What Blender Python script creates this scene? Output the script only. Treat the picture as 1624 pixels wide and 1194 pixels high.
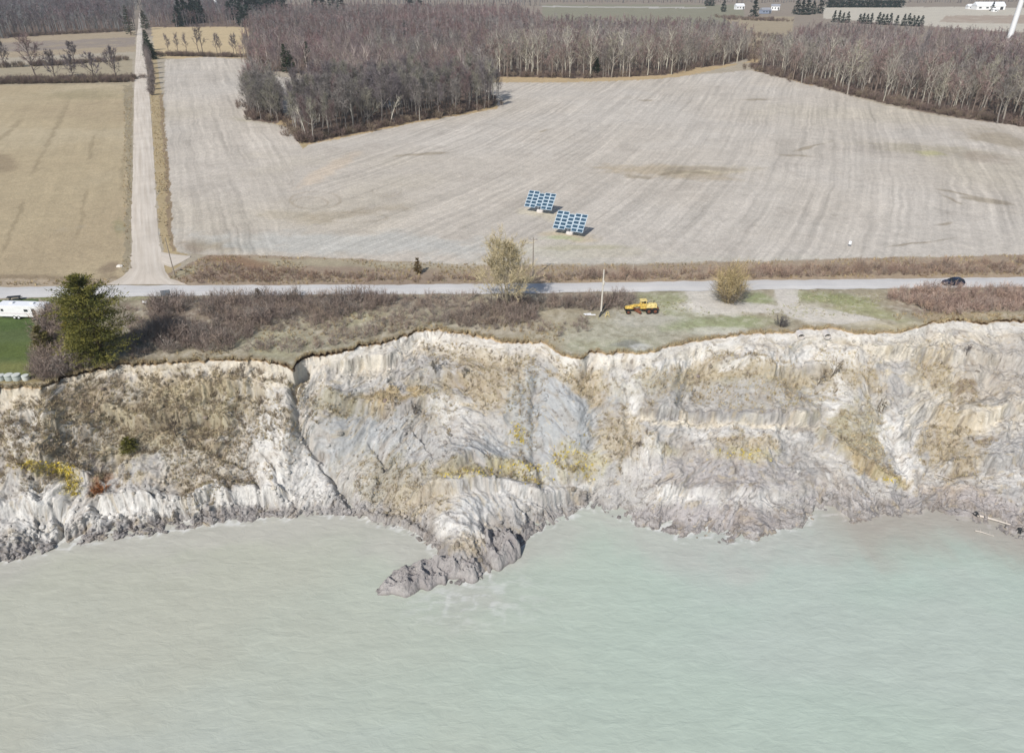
import bpy, math, random
import numpy as np

# ------------------------------------------------------------------ camera, world, sun, exposure
W0, H0 = 1624.0, 1194.0
F = 1115.0
PITCH = math.radians(30.5)
CAMZ = 62.0
WATER = -22.0
SUN_AZ = math.radians(27)       # sun stands behind the camera, to its left
SUN_EL = math.radians(43)
scene = bpy.context.scene
for ob in list(bpy.data.objects):
    bpy.data.objects.remove(ob)
camd = bpy.data.cameras.new('camera')
cam = bpy.data.objects.new('camera', camd)
scene.collection.objects.link(cam)
scene.camera = cam
cam.location = (0, 0, CAMZ)
cam.rotation_euler = (math.pi / 2 - PITCH, 0, 0)
camd.sensor_fit = 'HORIZONTAL'
camd.sensor_width = 36
camd.lens = 36 * F / W0
camd.clip_start = 0.5
camd.clip_end = 12000
world = bpy.data.worlds.new('World')
scene.world = world
world.use_nodes = True
nt = world.node_tree
bg = nt.nodes['Background']
sky = nt.nodes.new('ShaderNodeTexSky')
sky.sky_type = 'NISHITA'
sky.sun_disc = False
sky.sun_elevation = SUN_EL
sky.sun_rotation = math.pi + SUN_AZ
nt.links.new(sky.outputs[0], bg.inputs[0])
bg.inputs[1].default_value = 0.085
sund = bpy.data.lights.new('sun', 'SUN')
sund.energy = 3.7
sund.angle = math.radians(0.5)
sund.color = (1.0, 0.965, 0.92)
sun = bpy.data.objects.new('sun', sund)
scene.collection.objects.link(sun)
sun.rotation_euler = (math.pi / 2 - SUN_EL, 0, -SUN_AZ)
scene.view_settings.view_transform = 'Standard'
scene.view_settings.look = 'None'
scene.view_settings.exposure = 0.22
scene.view_settings.gamma = 1
scene.render.engine = 'CYCLES'
scene.cycles.max_bounces = 4
scene.cycles.diffuse_bounces = 2
scene.cycles.transparent_max_bounces = 4

R = np.random.RandomState(7)
random.seed(7)

# ------------------------------------------------------------------ picture <-> place
CP, SP = math.cos(PITCH), math.sin(PITCH)

def U(px, py, z=0.0):
    """point of the plane z seen at picture position px, py (1624 x 1194)"""
    px = np.asarray(px, float); py = np.asarray(py, float)
    a = (px - W0 / 2) / F; b = -(py - H0 / 2) / F
    dx = a; dy = CP + b * SP; dz = -SP + b * CP
    t = (z - CAMZ) / dz
    return np.stack([dx * t, dy * t, np.zeros_like(t) + z], -1)

def P(X, Y, Z):
    zc = Y * CP - (Z - CAMZ) * SP
    yu = Y * SP + (Z - CAMZ) * CP
    return W0 / 2 + F * X / zc, H0 / 2 - F * yu / zc

def lin(c):
    c = np.asarray(c, float) / 255.0
    return np.where(c <= 0.04045, c / 12.92, ((c + 0.055) / 1.055) ** 2.4)

K = 0.90        # how bright a sunlit surface shows against its own colour
def alb(r, g, b):
    return np.minimum(lin((r, g, b)) * K, 0.82)

# ------------------------------------------------------------------ noise
def _h(ix, iy, iz, s):
    n = (ix.astype(np.int64) * 374761393 + iy.astype(np.int64) * 668265263 + iz.astype(np.int64) * 2147483647 + s * 1274126177) & 0xffffffff
    n = ((n ^ (n >> 13)) * 1274126177) & 0xffffffff
    n = ((n ^ (n >> 16)) * 2246822519) & 0xffffffff
    return ((n ^ (n >> 15)) & 0xffff) / 65535.0

def noise(x, y, z=None, s=0):
    if z is None:
        ix = np.floor(x); iy = np.floor(y); fx = x - ix; fy = y - iy
        fx = fx * fx * fx * (fx * (fx * 6 - 15) + 10); fy = fy * fy * fy * (fy * (fy * 6 - 15) + 10)
        z0 = np.zeros_like(ix)
        a = _h(ix, iy, z0, s); b = _h(ix + 1, iy, z0, s); c = _h(ix, iy + 1, z0, s); d = _h(ix + 1, iy + 1, z0, s)
        return (a + (b - a) * fx) * (1 - fy) + (c + (d - c) * fx) * fy
    ix = np.floor(x); iy = np.floor(y); iz = np.floor(z); fx = x - ix; fy = y - iy; fz = z - iz
    fx = fx * fx * (3 - 2 * fx); fy = fy * fy * (3 - 2 * fy); fz = fz * fz * (3 - 2 * fz)
    r = 0
    for k in (0, 1):
        a = _h(ix, iy, iz + k, s); b = _h(ix + 1, iy, iz + k, s); c = _h(ix, iy + 1, iz + k, s); d = _h(ix + 1, iy + 1, iz + k, s)
        v = (a + (b - a) * fx) * (1 - fy) + (c + (d - c) * fx) * fy
        r = r + v * (fz if k else 1 - fz)
    return r

def fbm(x, y, o=4, s=0, g=0.5, z=None):
    """about -1 .. 1"""
    t = 0; a = 1; n = 0
    ca, sa = math.cos(0.6), math.sin(0.6)
    for i in range(o):
        t = t + a * (noise(x, y, z, s + i) * 2 - 1); n += a; a *= g
        x, y = (x * ca - y * sa) * 2.03 + 11.3, (x * sa + y * ca) * 2.03 - 4.7
        if z is not None: z = z * 2.03 + 3.1
    return t / n * 1.5

def ridged(x, y, o=4, s=0, g=0.5):
    t = 0; a = 1; n = 0
    ca, sa = math.cos(0.7), math.sin(0.7)
    for i in range(o):
        t = t + a * (1 - np.abs(noise(x, y, None, s + i) * 2 - 1) * 2); n += a; a *= g
        x, y = (x * ca - y * sa) * 2.07 + 5.3, (x * sa + y * ca) * 2.07 - 8.7
    return t / n

def cells(x, y, s=0):
    """distance to nearest and second nearest jittered point, and a value per cell"""
    ix, iy = np.floor(x), np.floor(y); d1 = np.full(x.shape, 9.0); d2 = d1.copy(); val = np.zeros(x.shape); z0 = np.zeros_like(ix)
    for i in (-1, 0, 1):
        for j in (-1, 0, 1):
            cx_, cy_ = ix + i, iy + j
            d = np.hypot(cx_ + _h(cx_, cy_, z0, s) - x, cy_ + _h(cx_, cy_, z0, s + 7) - y)
            m = d < d1
            d2 = np.where(m, d1, np.minimum(d2, d)); val = np.where(m, _h(cx_, cy_, z0, s + 13), val); d1 = np.where(m, d, d1)
    return d1, d2, val

def ss(a, b, x):
    t = np.clip((x - a) / (b - a), 0, 1)
    return t * t * (3 - 2 * t)

def pl(pts, x):
    p = np.array(pts, float)
    return np.interp(x, p[:, 0], p[:, 1])

def inpoly(px, py, poly):
    c = np.zeros(np.shape(px), bool)
    n = len(poly)
    for i in range(n):
        x0, y0 = poly[i]; x1, y1 = poly[(i + 1) % n]
        if y0 == y1: continue
        m = ((y0 > py) != (y1 > py)) & (px < (x1 - x0) * (py - y0) / (y1 - y0) + x0)
        c ^= m
    return c

# ------------------------------------------------------------------ mesh and object helpers
COL = scene.collection

def mesh_from(name, v, faces, mats, col=None, smooth=False, mi=None, attrs=None):
    """faces: (n,3) or (n,4) array, or list of both"""
    me = bpy.data.meshes.new(name)
    v = np.asarray(v, np.float32)
    if not isinstance(faces, list): faces = [faces]
    faces = [np.asarray(f, np.int32) for f in faces if len(f)]
    me.vertices.add(len(v)); me.vertices.foreach_set('co', v.ravel())
    loops = np.concatenate([f.ravel() for f in faces])
    sizes = np.concatenate([np.full(len(f), f.shape[1], np.int32) for f in faces])
    me.loops.add(len(loops)); me.loops.foreach_set('vertex_index', loops)
    starts = np.concatenate([[0], np.cumsum(sizes)[:-1]]).astype(np.int32)
    me.polygons.add(len(sizes)); me.polygons.foreach_set('loop_start', starts)
    try: me.polygons.foreach_set('loop_total', sizes)
    except Exception: pass
    me.polygons.foreach_set('use_smooth', np.full(len(sizes), bool(smooth)))
    if mi is not None: me.polygons.foreach_set('material_index', np.asarray(mi, np.int32))
    for m in (mats if isinstance(mats, (list, tuple)) else [mats]): me.materials.append(m)
    if col is not None:
        a = me.color_attributes.new('Col', 'FLOAT_COLOR', 'POINT')
        c4 = np.ones((len(v), 4), np.float32); c4[:, :3] = col
        a.data.foreach_set('color', c4.ravel())
    for k, arr in (attrs or {}).items():
        a = me.attributes.new(k, 'FLOAT', 'POINT'); a.data.foreach_set('value', np.asarray(arr, np.float32))
    me.update(calc_edges=True)
    return me

def link(name, me, parent=None, loc=None, rz=0):
    o = bpy.data.objects.new(name, me)
    COL.objects.link(o)
    if parent is not None: o.parent = parent
    if loc is not None: o.location = loc
    if rz: o.rotation_euler = (0, 0, rz)
    return o

def tag(o, label=None, cat=None, group=None, kind=None):
    if label: o['label'] = label
    if cat: o['category'] = cat
    if group: o['group'] = group
    if kind: o['kind'] = kind
    return o

def thing(name, label, cat, loc=(0, 0, 0), rz=0, group=None):
    o = bpy.data.objects.new(name, None); COL.objects.link(o)
    o.location = [float(q) for q in loc]; o.rotation_euler = (0, 0, rz)
    return tag(o, label, cat, group)

def copy_tree(o, parent=None):
    c = o.copy(); COL.objects.link(c)
    if parent is not None: c.parent = parent
    for ch in list(o.children): copy_tree(ch, c)
    return c

def rot(ax, a):
    c, s = math.cos(a), math.sin(a)
    return np.array({'x': [[1, 0, 0], [0, c, -s], [0, s, c]], 'y': [[c, 0, s], [0, 1, 0], [-s, 0, c]], 'z': [[c, -s, 0], [s, c, 0], [0, 0, 1]]}[ax])

class MB:
    def __init__(s): s.v = []; s.f3 = []; s.f4 = []; s.m3 = []; s.m4 = []; s.c = []; s.n = 0
    def add(s, v, f, m=0, c=(1, 1, 1)):
        v = np.asarray(v, float); s.v.append(v)
        for q in f:
            q = [i + s.n for i in q]
            if len(q) == 3: s.f3.append(q); s.m3.append(m)
            elif len(q) == 4: s.f4.append(q); s.m4.append(m)
            else:
                for k in range(1, len(q) - 1): s.f3.append([q[0], q[k], q[k + 1]]); s.m3.append(m)
        cc = np.asarray(c, float)
        s.c.append(np.broadcast_to(cc, (len(v), 3))); s.n += len(v)
        return s
    def box(s, c, size, m=0, R_=None, taper=(1, 1), col=(1, 1, 1), bev=0.0):
        x, y, z = [q / 2 for q in size]; tx, ty = taper
        if bev > 0:
            b = bev; pts = []
            def ring(hx, hy, zz): return [(-hx + b, -hy, zz), (hx - b, -hy, zz), (hx, -hy + b, zz), (hx, hy - b, zz), (hx - b, hy, zz), (-hx + b, hy, zz), (-hx, hy - b, zz), (-hx, -hy + b, zz)]
            rings = [ring(x - b, y - b, -z), ring(x, y, -z + b), ring(x * tx, y * ty, z - b), ring(x * tx - b, y * ty - b, z)]
            for r_ in rings: pts += r_
            v = np.array(pts); f = [list(range(7, -1, -1)), list(range(24, 32))]
            for k in range(3):
                for i in range(8): f.append([k * 8 + i, k * 8 + (i + 1) % 8, k * 8 + 8 + (i + 1) % 8, k * 8 + 8 + i])
        else:
            v = np.array([(-x, -y, -z), (x, -y, -z), (x, y, -z), (-x, y, -z), (-x * tx, -y * ty, z), (x * tx, -y * ty, z), (x * tx, y * ty, z), (-x * tx, y * ty, z)])
            f = [(3, 2, 1, 0), (4, 5, 6, 7), (0, 1, 5, 4), (1, 2, 6, 5), (2, 3, 7, 6), (3, 0, 4, 7)]
        if R_ is not None: v = v @ np.asarray(R_).T
        return s.add(v + np.asarray(c, float), f, m, col)
    def tube(s, pts, rad, n=6, m=0, col=(1, 1, 1), cap=True):
        pts = np.asarray(pts, float); rad = np.broadcast_to(np.asarray(rad, float), (len(pts),))
        V = []; a = np.arange(n) * 2 * math.pi / n
        for i in range(len(pts)):
            d = pts[min(i + 1, len(pts) - 1)] - pts[max(i - 1, 0)]; d = d / (np.linalg.norm(d) + 1e-9)
            ref = np.array([0, 0, 1.0]) if abs(d[2]) < 0.9 else np.array([1.0, 0, 0])
            e = np.cross(d, ref); e /= np.linalg.norm(e); g = np.cross(d, e)
            V.append(pts[i] + rad[i] * (np.cos(a)[:, None] * e + np.sin(a)[:, None] * g))
        f = []
        for i in range(len(pts) - 1):
            for k in range(n): f.append([i * n + k, i * n + (k + 1) % n, (i + 1) * n + (k + 1) % n, (i + 1) * n + k])
        if cap: f.append(list(range(n))); f.append(list(range(len(pts) * n - 1, (len(pts) - 1) * n - 1, -1)))
        return s.add(np.concatenate(V), f, m, col)
    def cyl(s, c, r, h, n=12, m=0, axis='z', col=(1, 1, 1)):
        d = {'x': (1, 0, 0), 'y': (0, 1, 0), 'z': (0, 0, 1)}[axis]; d = np.array(d, float); c = np.asarray(c, float)
        return s.tube([c - d * h / 2, c + d * h / 2], r, n, m, col)
    def lathe(s, c, prof, n=14, m=0, col=(1, 1, 1)):
        a = np.arange(n) * 2 * math.pi / n; V = []
        for r, z in prof: V.append(np.stack([np.cos(a) * r, np.sin(a) * r, np.full(n, z)], 1))
        f = []
        for i in range(len(prof) - 1):
            for k in range(n): f.append([i * n + k, i * n + (k + 1) % n, (i + 1) * n + (k + 1) % n, (i + 1) * n + k])
        f.append(list(range(n - 1, -1, -1))); f.append(list(range((len(prof) - 1) * n, len(prof) * n)))
        return s.add(np.concatenate(V) + np.asarray(c, float), f, m, col)
    def prism(s, prof, y0, y1, m=0, col=(1, 1, 1), shrink=None):
        """side outline in x,z pushed from y0 to y1"""
        p = np.asarray(prof, float); n = len(p)
        a = np.stack([p[:, 0], np.full(n, y0), p[:, 1]], 1); b = np.stack([p[:, 0], np.full(n, y1), p[:, 1]], 1)
        f = [list(range(n)), list(range(2 * n - 1, n - 1, -1))] + [[i, n + i, n + (i + 1) % n, (i + 1) % n] for i in range(n)]
        return s.add(np.concatenate([a, b]), f, m, col)
    def mesh(s, name, mats, smooth=False, col=True):
        return mesh_from(name, np.concatenate(s.v), [np.array(s.f3).reshape(-1, 3), np.array(s.f4).reshape(-1, 4)], mats,
                         np.concatenate(s.c) if col else None, smooth, s.m3 + s.m4)
    def obj(s, name, mats, parent=None, loc=None, rz=0, smooth=False):
        return link(name, s.mesh(name, mats, smooth), parent, loc, rz)

# ------------------------------------------------------------------ materials
def new_mat(name, rough=0.9, spec=0.3):
    m = bpy.data.materials.new(name); m.use_nodes = True
    b = m.node_tree.nodes['Principled BSDF']
    b.inputs['Roughness'].default_value = rough
    b.inputs['Specular IOR Level'].default_value = spec
    return m, m.node_tree, b

def nd(t, typ, **kw):
    n = t.nodes.new(typ)
    for k, v in kw.items(): setattr(n, k, v)
    return n

def noise_node(t, scale, detail=4, rough=0.55, vec=None, dist=0):
    n = nd(t, 'ShaderNodeTexNoise'); n.inputs['Scale'].default_value = scale
    n.inputs['Detail'].default_value = detail; n.inputs['Roughness'].default_value = rough; n.inputs['Distortion'].default_value = dist
    if vec is not None: t.links.new(vec, n.inputs['Vector'])
    return n.outputs['Fac']

def mrange(t, s, a, b, c, d):
    n = nd(t, 'ShaderNodeMapRange'); t.links.new(s, n.inputs[0])
    for i, q in enumerate((a, b, c, d)): n.inputs[1 + i].default_value = q
    return n.outputs[0]

def mathn(t, op, a, b=None):
    n = nd(t, 'ShaderNodeMath', operation=op)
    for i, q in enumerate((a, b)):
        if q is None: continue
        if isinstance(q, (int, float)): n.inputs[i].default_value = q
        else: t.links.new(q, n.inputs[i])
    return n.outputs[0]

def scalecol(t, c, f):
    n = nd(t, 'ShaderNodeVectorMath', operation='SCALE')
    if isinstance(c, (tuple, list, np.ndarray)): n.inputs[0].default_value = [float(q) for q in c]
    else: t.links.new(c, n.inputs[0])
    t.links.new(f, n.inputs['Scale'])
    return n.outputs[0]

def objcoord(t, scale=None):
    tc = nd(t, 'ShaderNodeTexCoord')
    if scale is None: return tc.outputs['Object']
    m = nd(t, 'ShaderNodeMapping'); m.inputs['Scale'].default_value = scale
    t.links.new(tc.outputs['Object'], m.inputs[0]); return m.outputs[0]

def bump(t, b, h, strength, dist):
    n = nd(t, 'ShaderNodeBump'); n.inputs['Strength'].default_value = strength; n.inputs['Distance'].default_value = dist
    t.links.new(h, n.inputs['Height']); t.links.new(n.outputs[0], b.inputs['Normal'])

def simple(name, c, rough=0.8, spec=0.3, metal=0, var=0.12, vscale=2.0):
    m, t, b = new_mat(name, rough, spec)
    b.inputs['Metallic'].default_value = metal
    f = mrange(t, noise_node(t, vscale, 3, vec=objcoord(t)), 0.3, 0.7, 1 - var, 1 + var)
    t.links.new(scalecol(t, c, f), b.inputs['Base Color'])
    return m

def vcol_mat(name, rough=0.95, spec=0.15, rnd=0.0, detail=None, transl=0.0):
    """colour from the mesh, small even grain on top; rnd varies the tone from thing to thing"""
    m, t, b = new_mat(name, rough, spec)
    a = nd(t, 'ShaderNodeVertexColor'); a.layer_name = 'Col'
    c = a.outputs[0]
    if detail:
        for sc, amp in detail:
            c = scalecol(t, c, mrange(t, noise_node(t, sc, 3, vec=objcoord(t)), 0.25, 0.75, 1 - amp, 1 + amp))
    if rnd:
        oi = nd(t, 'ShaderNodeObjectInfo')
        c = scalecol(t, c, mrange(t, oi.outputs['Random'], 0, 1, 1 - rnd, 1 + rnd))
    t.links.new(c, b.inputs['Base Color'])
    return m

M_bark = vcol_mat('bark and twigs', 0.9, 0.15, rnd=0.18)
M_leaf = vcol_mat('evergreen foliage', 0.8, 0.25, rnd=0.12)
M_straw = vcol_mat('dry grass', 0.9, 0.1)

def ground_mat():
    m, t, b = new_mat('soil stubble and turf', 0.95, 0.1)
    a = nd(t, 'ShaderNodeVertexColor'); a.layer_name = 'Col'
    c = a.outputs[0]
    oc = objcoord(t)
    # drill rows run along lines of equal 'phi'; 'rows' says how strongly they show
    ph = nd(t, 'ShaderNodeAttribute', attribute_name='phi').outputs['Fac']
    rw = nd(t, 'ShaderNodeAttribute', attribute_name='rows').outputs['Fac']
    wob = mathn(t, 'MULTIPLY', noise_node(t, 0.05, 3, vec=oc), 4.0)
    p = mathn(t, 'ADD', ph, wob)
    tot = None
    for period, amp in ((0.9, 0.45), (2.2, 0.7), (5.5, 0.35)):
        comb = nd(t, 'ShaderNodeCombineXYZ'); t.links.new(mathn(t, 'MULTIPLY', p, 1.0 / period), comb.inputs[0])
        sep = nd(t, 'ShaderNodeSeparateXYZ'); t.links.new(oc, sep.inputs[0])
        t.links.new(mathn(t, 'MULTIPLY', sep.outputs[1], 0.012), comb.inputs[1])
        n = mrange(t, noise_node(t, 1.0, 1, vec=comb.outputs[0]), 0.2, 0.8, -1, 1)
        n = mathn(t, 'MULTIPLY', n, amp)
        tot = n if tot is None else mathn(t, 'ADD', tot, n)
    gate = mrange(t, noise_node(t, 0.022, 3, vec=oc), 0.3, 0.65, 0.35, 1.15)
    f = mathn(t, 'ADD', 1.0, mathn(t, 'MULTIPLY', mathn(t, 'MULTIPLY', tot, gate), mathn(t, 'MULTIPLY', rw, 0.27)))
    c = scalecol(t, c, f)
    for sc, amp in ((0.06, 0.07), (0.3, 0.10), (1.1, 0.14), (3.2, 0.16)):
        c = scalecol(t, c, mrange(t, noise_node(t, sc, 4, vec=oc), 0.25, 0.75, 1 - amp, 1 + amp))
    t.links.new(c, b.inputs['Base Color'])
    bump(t, b, noise_node(t, 1.3, 5, 0.65, vec=oc), 0.5, 0.35)
    return m

def clay_mat():
    m, t, b = new_mat('eroded clay', 0.95, 0.15)
    a = nd(t, 'ShaderNodeVertexColor'); a.layer_name = 'Col'
    c = a.outputs[0]; oc = objcoord(t)
    for sc, amp in ((0.35, 0.07), (1.6, 0.12), (4.5, 0.10)):
        c = scalecol(t, c, mrange(t, noise_node(t, sc, 4, vec=oc, dist=0.15), 0.25, 0.75, 1 - amp, 1 + amp))
    t.links.new(c, b.inputs['Base Color'])
    h = mathn(t, 'ADD', noise_node(t, 0.9, 7, 0.7, vec=oc, dist=0.25), mathn(t, 'MULTIPLY', noise_node(t, 4.0, 5, 0.6, vec=oc), 0.3))
    cr = mathn(t, 'ABSOLUTE', mathn(t, 'SUBTRACT', noise_node(t, 0.55, 3, 0.6, vec=oc, dist=1.2), 0.5))
    cr = mathn(t, 'MULTIPLY', mrange(t, cr, 0.0, 0.02, -1.0, 0.0), mrange(t, noise_node(t, 0.16, 2, vec=oc), 0.5, 0.62, 0.0, 1.0))
    rg = nd(t, 'ShaderNodeAttribute', attribute_name='rough').outputs['Fac']
    h = mathn(t, 'MULTIPLY', mathn(t, 'ADD', h, mathn(t, 'MULTIPLY', cr, 0.4)), mathn(t, 'ADD', mathn(t, 'MULTIPLY', rg, 0.85), 0.15))
    bump(t, b, h, 0.62, 0.40)
    return m

M_ground = ground_mat()
M_clay = clay_mat()

# ------------------------------------------------------------------ shore lines
LIP = [(-400, 640), (-120, 622), (0, 612), (62, 612), (75, 602), (110, 592), (150, 580), (200, 577), (250, 572), (300, 571), (360, 566), (410, 572), (455, 577), (463, 586), (471, 571), (478, 567), (520, 556), (560, 549), (600, 540), (640, 531), (665, 519), (700, 520), (740, 527), (790, 537), (850, 541), (872, 545), (895, 560), (925, 566), (935, 556), (1000, 558), (1040, 554), (1075, 546), (1100, 540), (1150, 530), (1220, 524), (1260, 522), (1320, 518), (1360, 528), (1420, 527), (1460, 516), (1490, 507), (1530, 506), (1570, 508), (1624, 505), (1750, 500), (2050, 500)]
SHORE = [(-400, 1000), (-120, 925), (0, 890), (60, 880), (130, 862), (200, 850), (300, 838), (340, 830), (400, 824), (470, 820), (545, 817), (600, 826), (640, 842), (680, 868), (700, 895), (720, 928), (765, 915), (790, 893), (820, 872), (850, 842), (885, 826), (915, 812), (950, 806), (975, 822), (1000, 822), (1030, 838), (1065, 850), (1110, 848), (1150, 860), (1175, 848), (1200, 856), (1240, 836), (1275, 838), (1295, 812), (1325, 814), (1350, 830), (1390, 820), (1420, 816), (1470, 806), (1500, 812), (1540, 828), (1580, 842), (1624, 856), (1750, 880), (2050, 960)]

def lip_y(px):
    j = 3.6 * fbm(px / 22.0, px * 0 + 3.3, 4, 11) * ss(-50, 100, px) + (1.6 + 1.6 * ss(1000, 700, px)) * fbm(px / 6.0, px * 0 + 9.3, 3, 17)
    return pl(LIP, px) + j

def shore_y(px):
    return pl(SHORE, px) + 5.0 * fbm(px / 26.0, px * 0 + 1.3, 4, 31) + 2.5 * fbm(px / 6.0, px * 0 + 5.3, 3, 37)

# ------------------------------------------------------------------ ground sheet of the plateau
print('ground')
gx = np.arange(-300, 1925, 1.75)
nr = 440
t = np.linspace(0, 1, nr)
PXg = np.repeat(gx[None, :], nr, 0)
E0 = lip_y(gx)
PYg = E0[None, :] + (-44 - E0[None, :]) * t[:, None]
G = U(PXg, PYg, 0.0)
Xg, Yg = G[..., 0], G[..., 1]

def c3(*c): return alb(*c)
def lay(col, w, c):
    w = np.clip(w, 0, 1)[..., None]
    return col * (1 - w) + np.asarray(c) * w

# rough-edged picture coordinates: a world-space wobble that shrinks with distance
dist_g = np.sqrt(Xg ** 2 + Yg ** 2)
wob1 = fbm(Xg / 6.0, Yg / 6.0, 4, 51); wob2 = fbm(Xg / 6.0 + 40, Yg / 6.0, 4, 57)
WX = PXg + wob1 * 900 / dist_g; WY = PYg + wob2 * 330 / dist_g
col = np.zeros(PXg.shape + (3,)) + c3(176, 165, 146)
n_big = fbm(Xg / 60.0, Yg / 60.0, 4, 61); n_mid = fbm(Xg / 14.0, Yg / 14.0, 4, 67); n_sm = fbm(Xg / 3.0, Yg / 3.0, 3, 71)

def poly(c, pts, soft=None):
    global col
    m = inpoly(WX, WY, pts).astype(float)
    if soft: m = m * np.clip(0.5 + soft * n_mid + 0.5, 0, 1)
    col = lay(col, m, c)
    return m
def ell(c, cx, cy, rx, ry, a=0, k=1.0, nz=0.45, w=None, edge=0.5):
    """soft rough patch"""
    global col
    dx, dy = WX - cx, WY - cy
    ca, sa = math.cos(math.radians(a)), math.sin(math.radians(a))
    d = np.sqrt(((dx * ca + dy * sa) / rx) ** 2 + ((-dx * sa + dy * ca) / ry) ** 2)
    col = lay(col, k * ss(1 + edge, 1 - edge, d + nz * n_mid + 0.3 * n_sm), c)

rows = np.zeros(PXg.shape)
# far country
poly(c3(150, 138, 124), [(-400, -60), (2000, -60), (2000, 60), (-400, 60)])
poly(c3(142, 138, 118), [(860, 8), (1180, 8), (1180, 46), (860, 50)]); poly(c3(190, 184, 176), [(860, 10.0), (1120, 12.5), (1120, 14.2), (860, 11.6)])
poly(c3(196, 188, 172), [(1305, 11), (1700, 13), (1700, 58), (1305, 30)])
poly(c3(172, 156, 140), [(1500, 26), (1700, 24), (1700, 40), (1490, 36)], 0.6)
poly(c3(166, 152, 128), [(1150, 30), (1260, 26), (1255, 56), (1200, 100), (1180, 60)])
poly(c3(196, 176, 140), [(240, 44), (402, 42), (398, 92), (246, 94)])
poly(c3(170, 154, 130), [(-400, 72), (215, 50), (215, 82), (-400, 110)])
poly(c3(150, 138, 126), [(-400, 84), (215, 60), (215, 74), (-400, 100)], 0.8)
poly(c3(168, 156, 132), [(-400, 108), (90, 100), (210, 94), (210, 137), (-400, 137)])
# left field
mL = poly(c3(180, 164, 134), [(-400, 139), (205, 134), (210, 438), (180, 448), (-400, 456)])
col = lay(col, mL * ss(0.1, 0.8, n_big) * 0.35, c3(164, 146, 120)); col = lay(col, mL * ss(0.0, 0.9, -n_big + 0.3 * n_mid) * 0.3, c3(196, 184, 158))
for (x0, y0, x1, y1) in ((110, 160, 52, 275), (35, 190, -5, 225), (38, 320, 5, 400), (138, 300, 122, 375), (198, 230, 192, 300), (150, 215, 140, 255)):
    d = np.abs((WX - x0) * (y1 - y0) - (WY - y0) * (x1 - x0)) / math.hypot(x1 - x0, y1 - y0)
    along = ((WX - x0) * (x1 - x0) + (WY - y0) * (y1 - y0)) / ((x1 - x0) ** 2 + (y1 - y0) ** 2)
    col = lay(col, 0.55 * ss(5, 1, d + 2 * n_sm) * ss(-0.1, 0.1, along) * ss(1.1, 0.9, along), c3(148, 134, 108))
ell(c3(148, 138, 108), 140, 150, 60, 8, 0, 0.5); ell(c3(150, 142, 110), 190, 360, 9, 14, 0, 0.7); ell(c3(138, 122, 100), 3, 258, 22, 14, 0, 0.6)
ell(c3(142, 126, 104), 60, 441, 130, 4, 0, 0.8); ell(c3(140, 124, 104), 180, 425, 22, 10, -25, 0.8)
# big pale field
mM = poly(c3(195, 186, 173), [(262, 96), (330, 90), (395, 96), (420, 120), (520, 130), (780, 126), (1000, 128), (1060, 124), (1190, 112), (1290, 136), (1400, 166), (1500, 186), (1624, 200), (2100, 262), (2100, 400), (1624, 405), (1200, 414), (800, 420), (500, 412), (330, 404), (272, 400), (258, 200)])
rows = mM.copy()
col = lay(col, mM * ss(0.0, 0.9, n_big) * 0.45, c3(190, 180, 160)); col = lay(col, mM * ss(0.0, 0.8, -n_big) * 0.35, c3(201, 195, 186))
col = lay(col, mM * ss(0.35, 1.0, n_mid + 0.4 * n_sm) * 0.25, c3(168, 158, 146))
ell(c3(172, 160, 140), 560, 338, 80, 8, -8, 0.7); ell(c3(178, 166, 144), 470, 345, 60, 9, 8, 0.5); ell(c3(206, 188, 165), 520, 270, 50, 8, -30, 0.6)
ell(c3(176, 160, 134), 1060, 272, 100, 8, 4, 0.7); ell(c3(190, 178, 152), 1130, 270, 60, 6, 0, 0.7); ell(c3(158, 146, 132), 1120, 268, 60, 3, 0, 0.6)
for q in ((1015, 281, 18, 2.2, 6), (1070, 274, 22, 2.2, -8), (1112, 274, 14, 1.6, 5), (1290, 232, 22, 1.6, -14), (1260, 247, 18, 1.3, 4), (1512, 305, 24, 1.6, 12), (1565, 318, 26, 3.0, 8), (1510, 316, 16, 1.5, 25), (1500, 355, 14, 2, -8), (1205, 158, 24, 1.6, 0), (1023, 160, 16, 1.6, 0), (860, 208, 10, 1.2, -20), (1460, 385, 40, 1.2, -7), (660, 245, 42, 1.8, -4)):
    ell(c3(150, 138, 118), *q, 0.7, 0.6)
ell(c3(164, 154, 132), 1480, 240, 120, 10, 4, 0.6); ell(c3(182, 178, 124), 1478, 244, 24, 4, 4, 0.55); ell(c3(160, 146, 132), 1560, 250, 50, 8, 6, 0.5)
ell(c3(150, 136, 112), 1600, 222, 90, 12, 10, 0.6)
ell(c3(176, 168, 146), 440, 196, 50, 4, 6, 0.7); ell(c3(150, 136, 112), 330, 388, 60, 9, 0, 0.6); ell(c3(152, 138, 122), 300, 393, 22, 8, 20, 0.7)
ell(c3(190, 190, 184), 560, 385, 260, 16, 2, 0.6); ell(c3(196, 188, 168), 940, 398, 120, 10, 2, 0.6); ell(c3(206, 196, 172), 860, 340, 34, 7, 10, 0.7); ell(c3(196, 180, 150), 905, 376, 38, 6, 4, 0.7)
ell(c3(172, 182, 140), 890, 378, 30, 3, 0, 0.6); ell(c3(176, 170, 144), 930, 392, 60, 3, 0, 0.6)
# wheel-turn rings
for cx, cy, rx, ry in ((613, 303, 23, 9), (613, 303, 15, 6), (500, 318, 40, 14), (492, 322, 28, 9), (555, 345, 60, 8)):
    d = np.sqrt(((PXg - cx) / rx) ** 2 + ((PYg - cy) / ry) ** 2)
    col = lay(col, 0.45 * ss(0.09, 0.02, np.abs(d - 1)) * ss(-0.6, 0.2, n_mid), c3(160, 146, 126))
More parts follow.
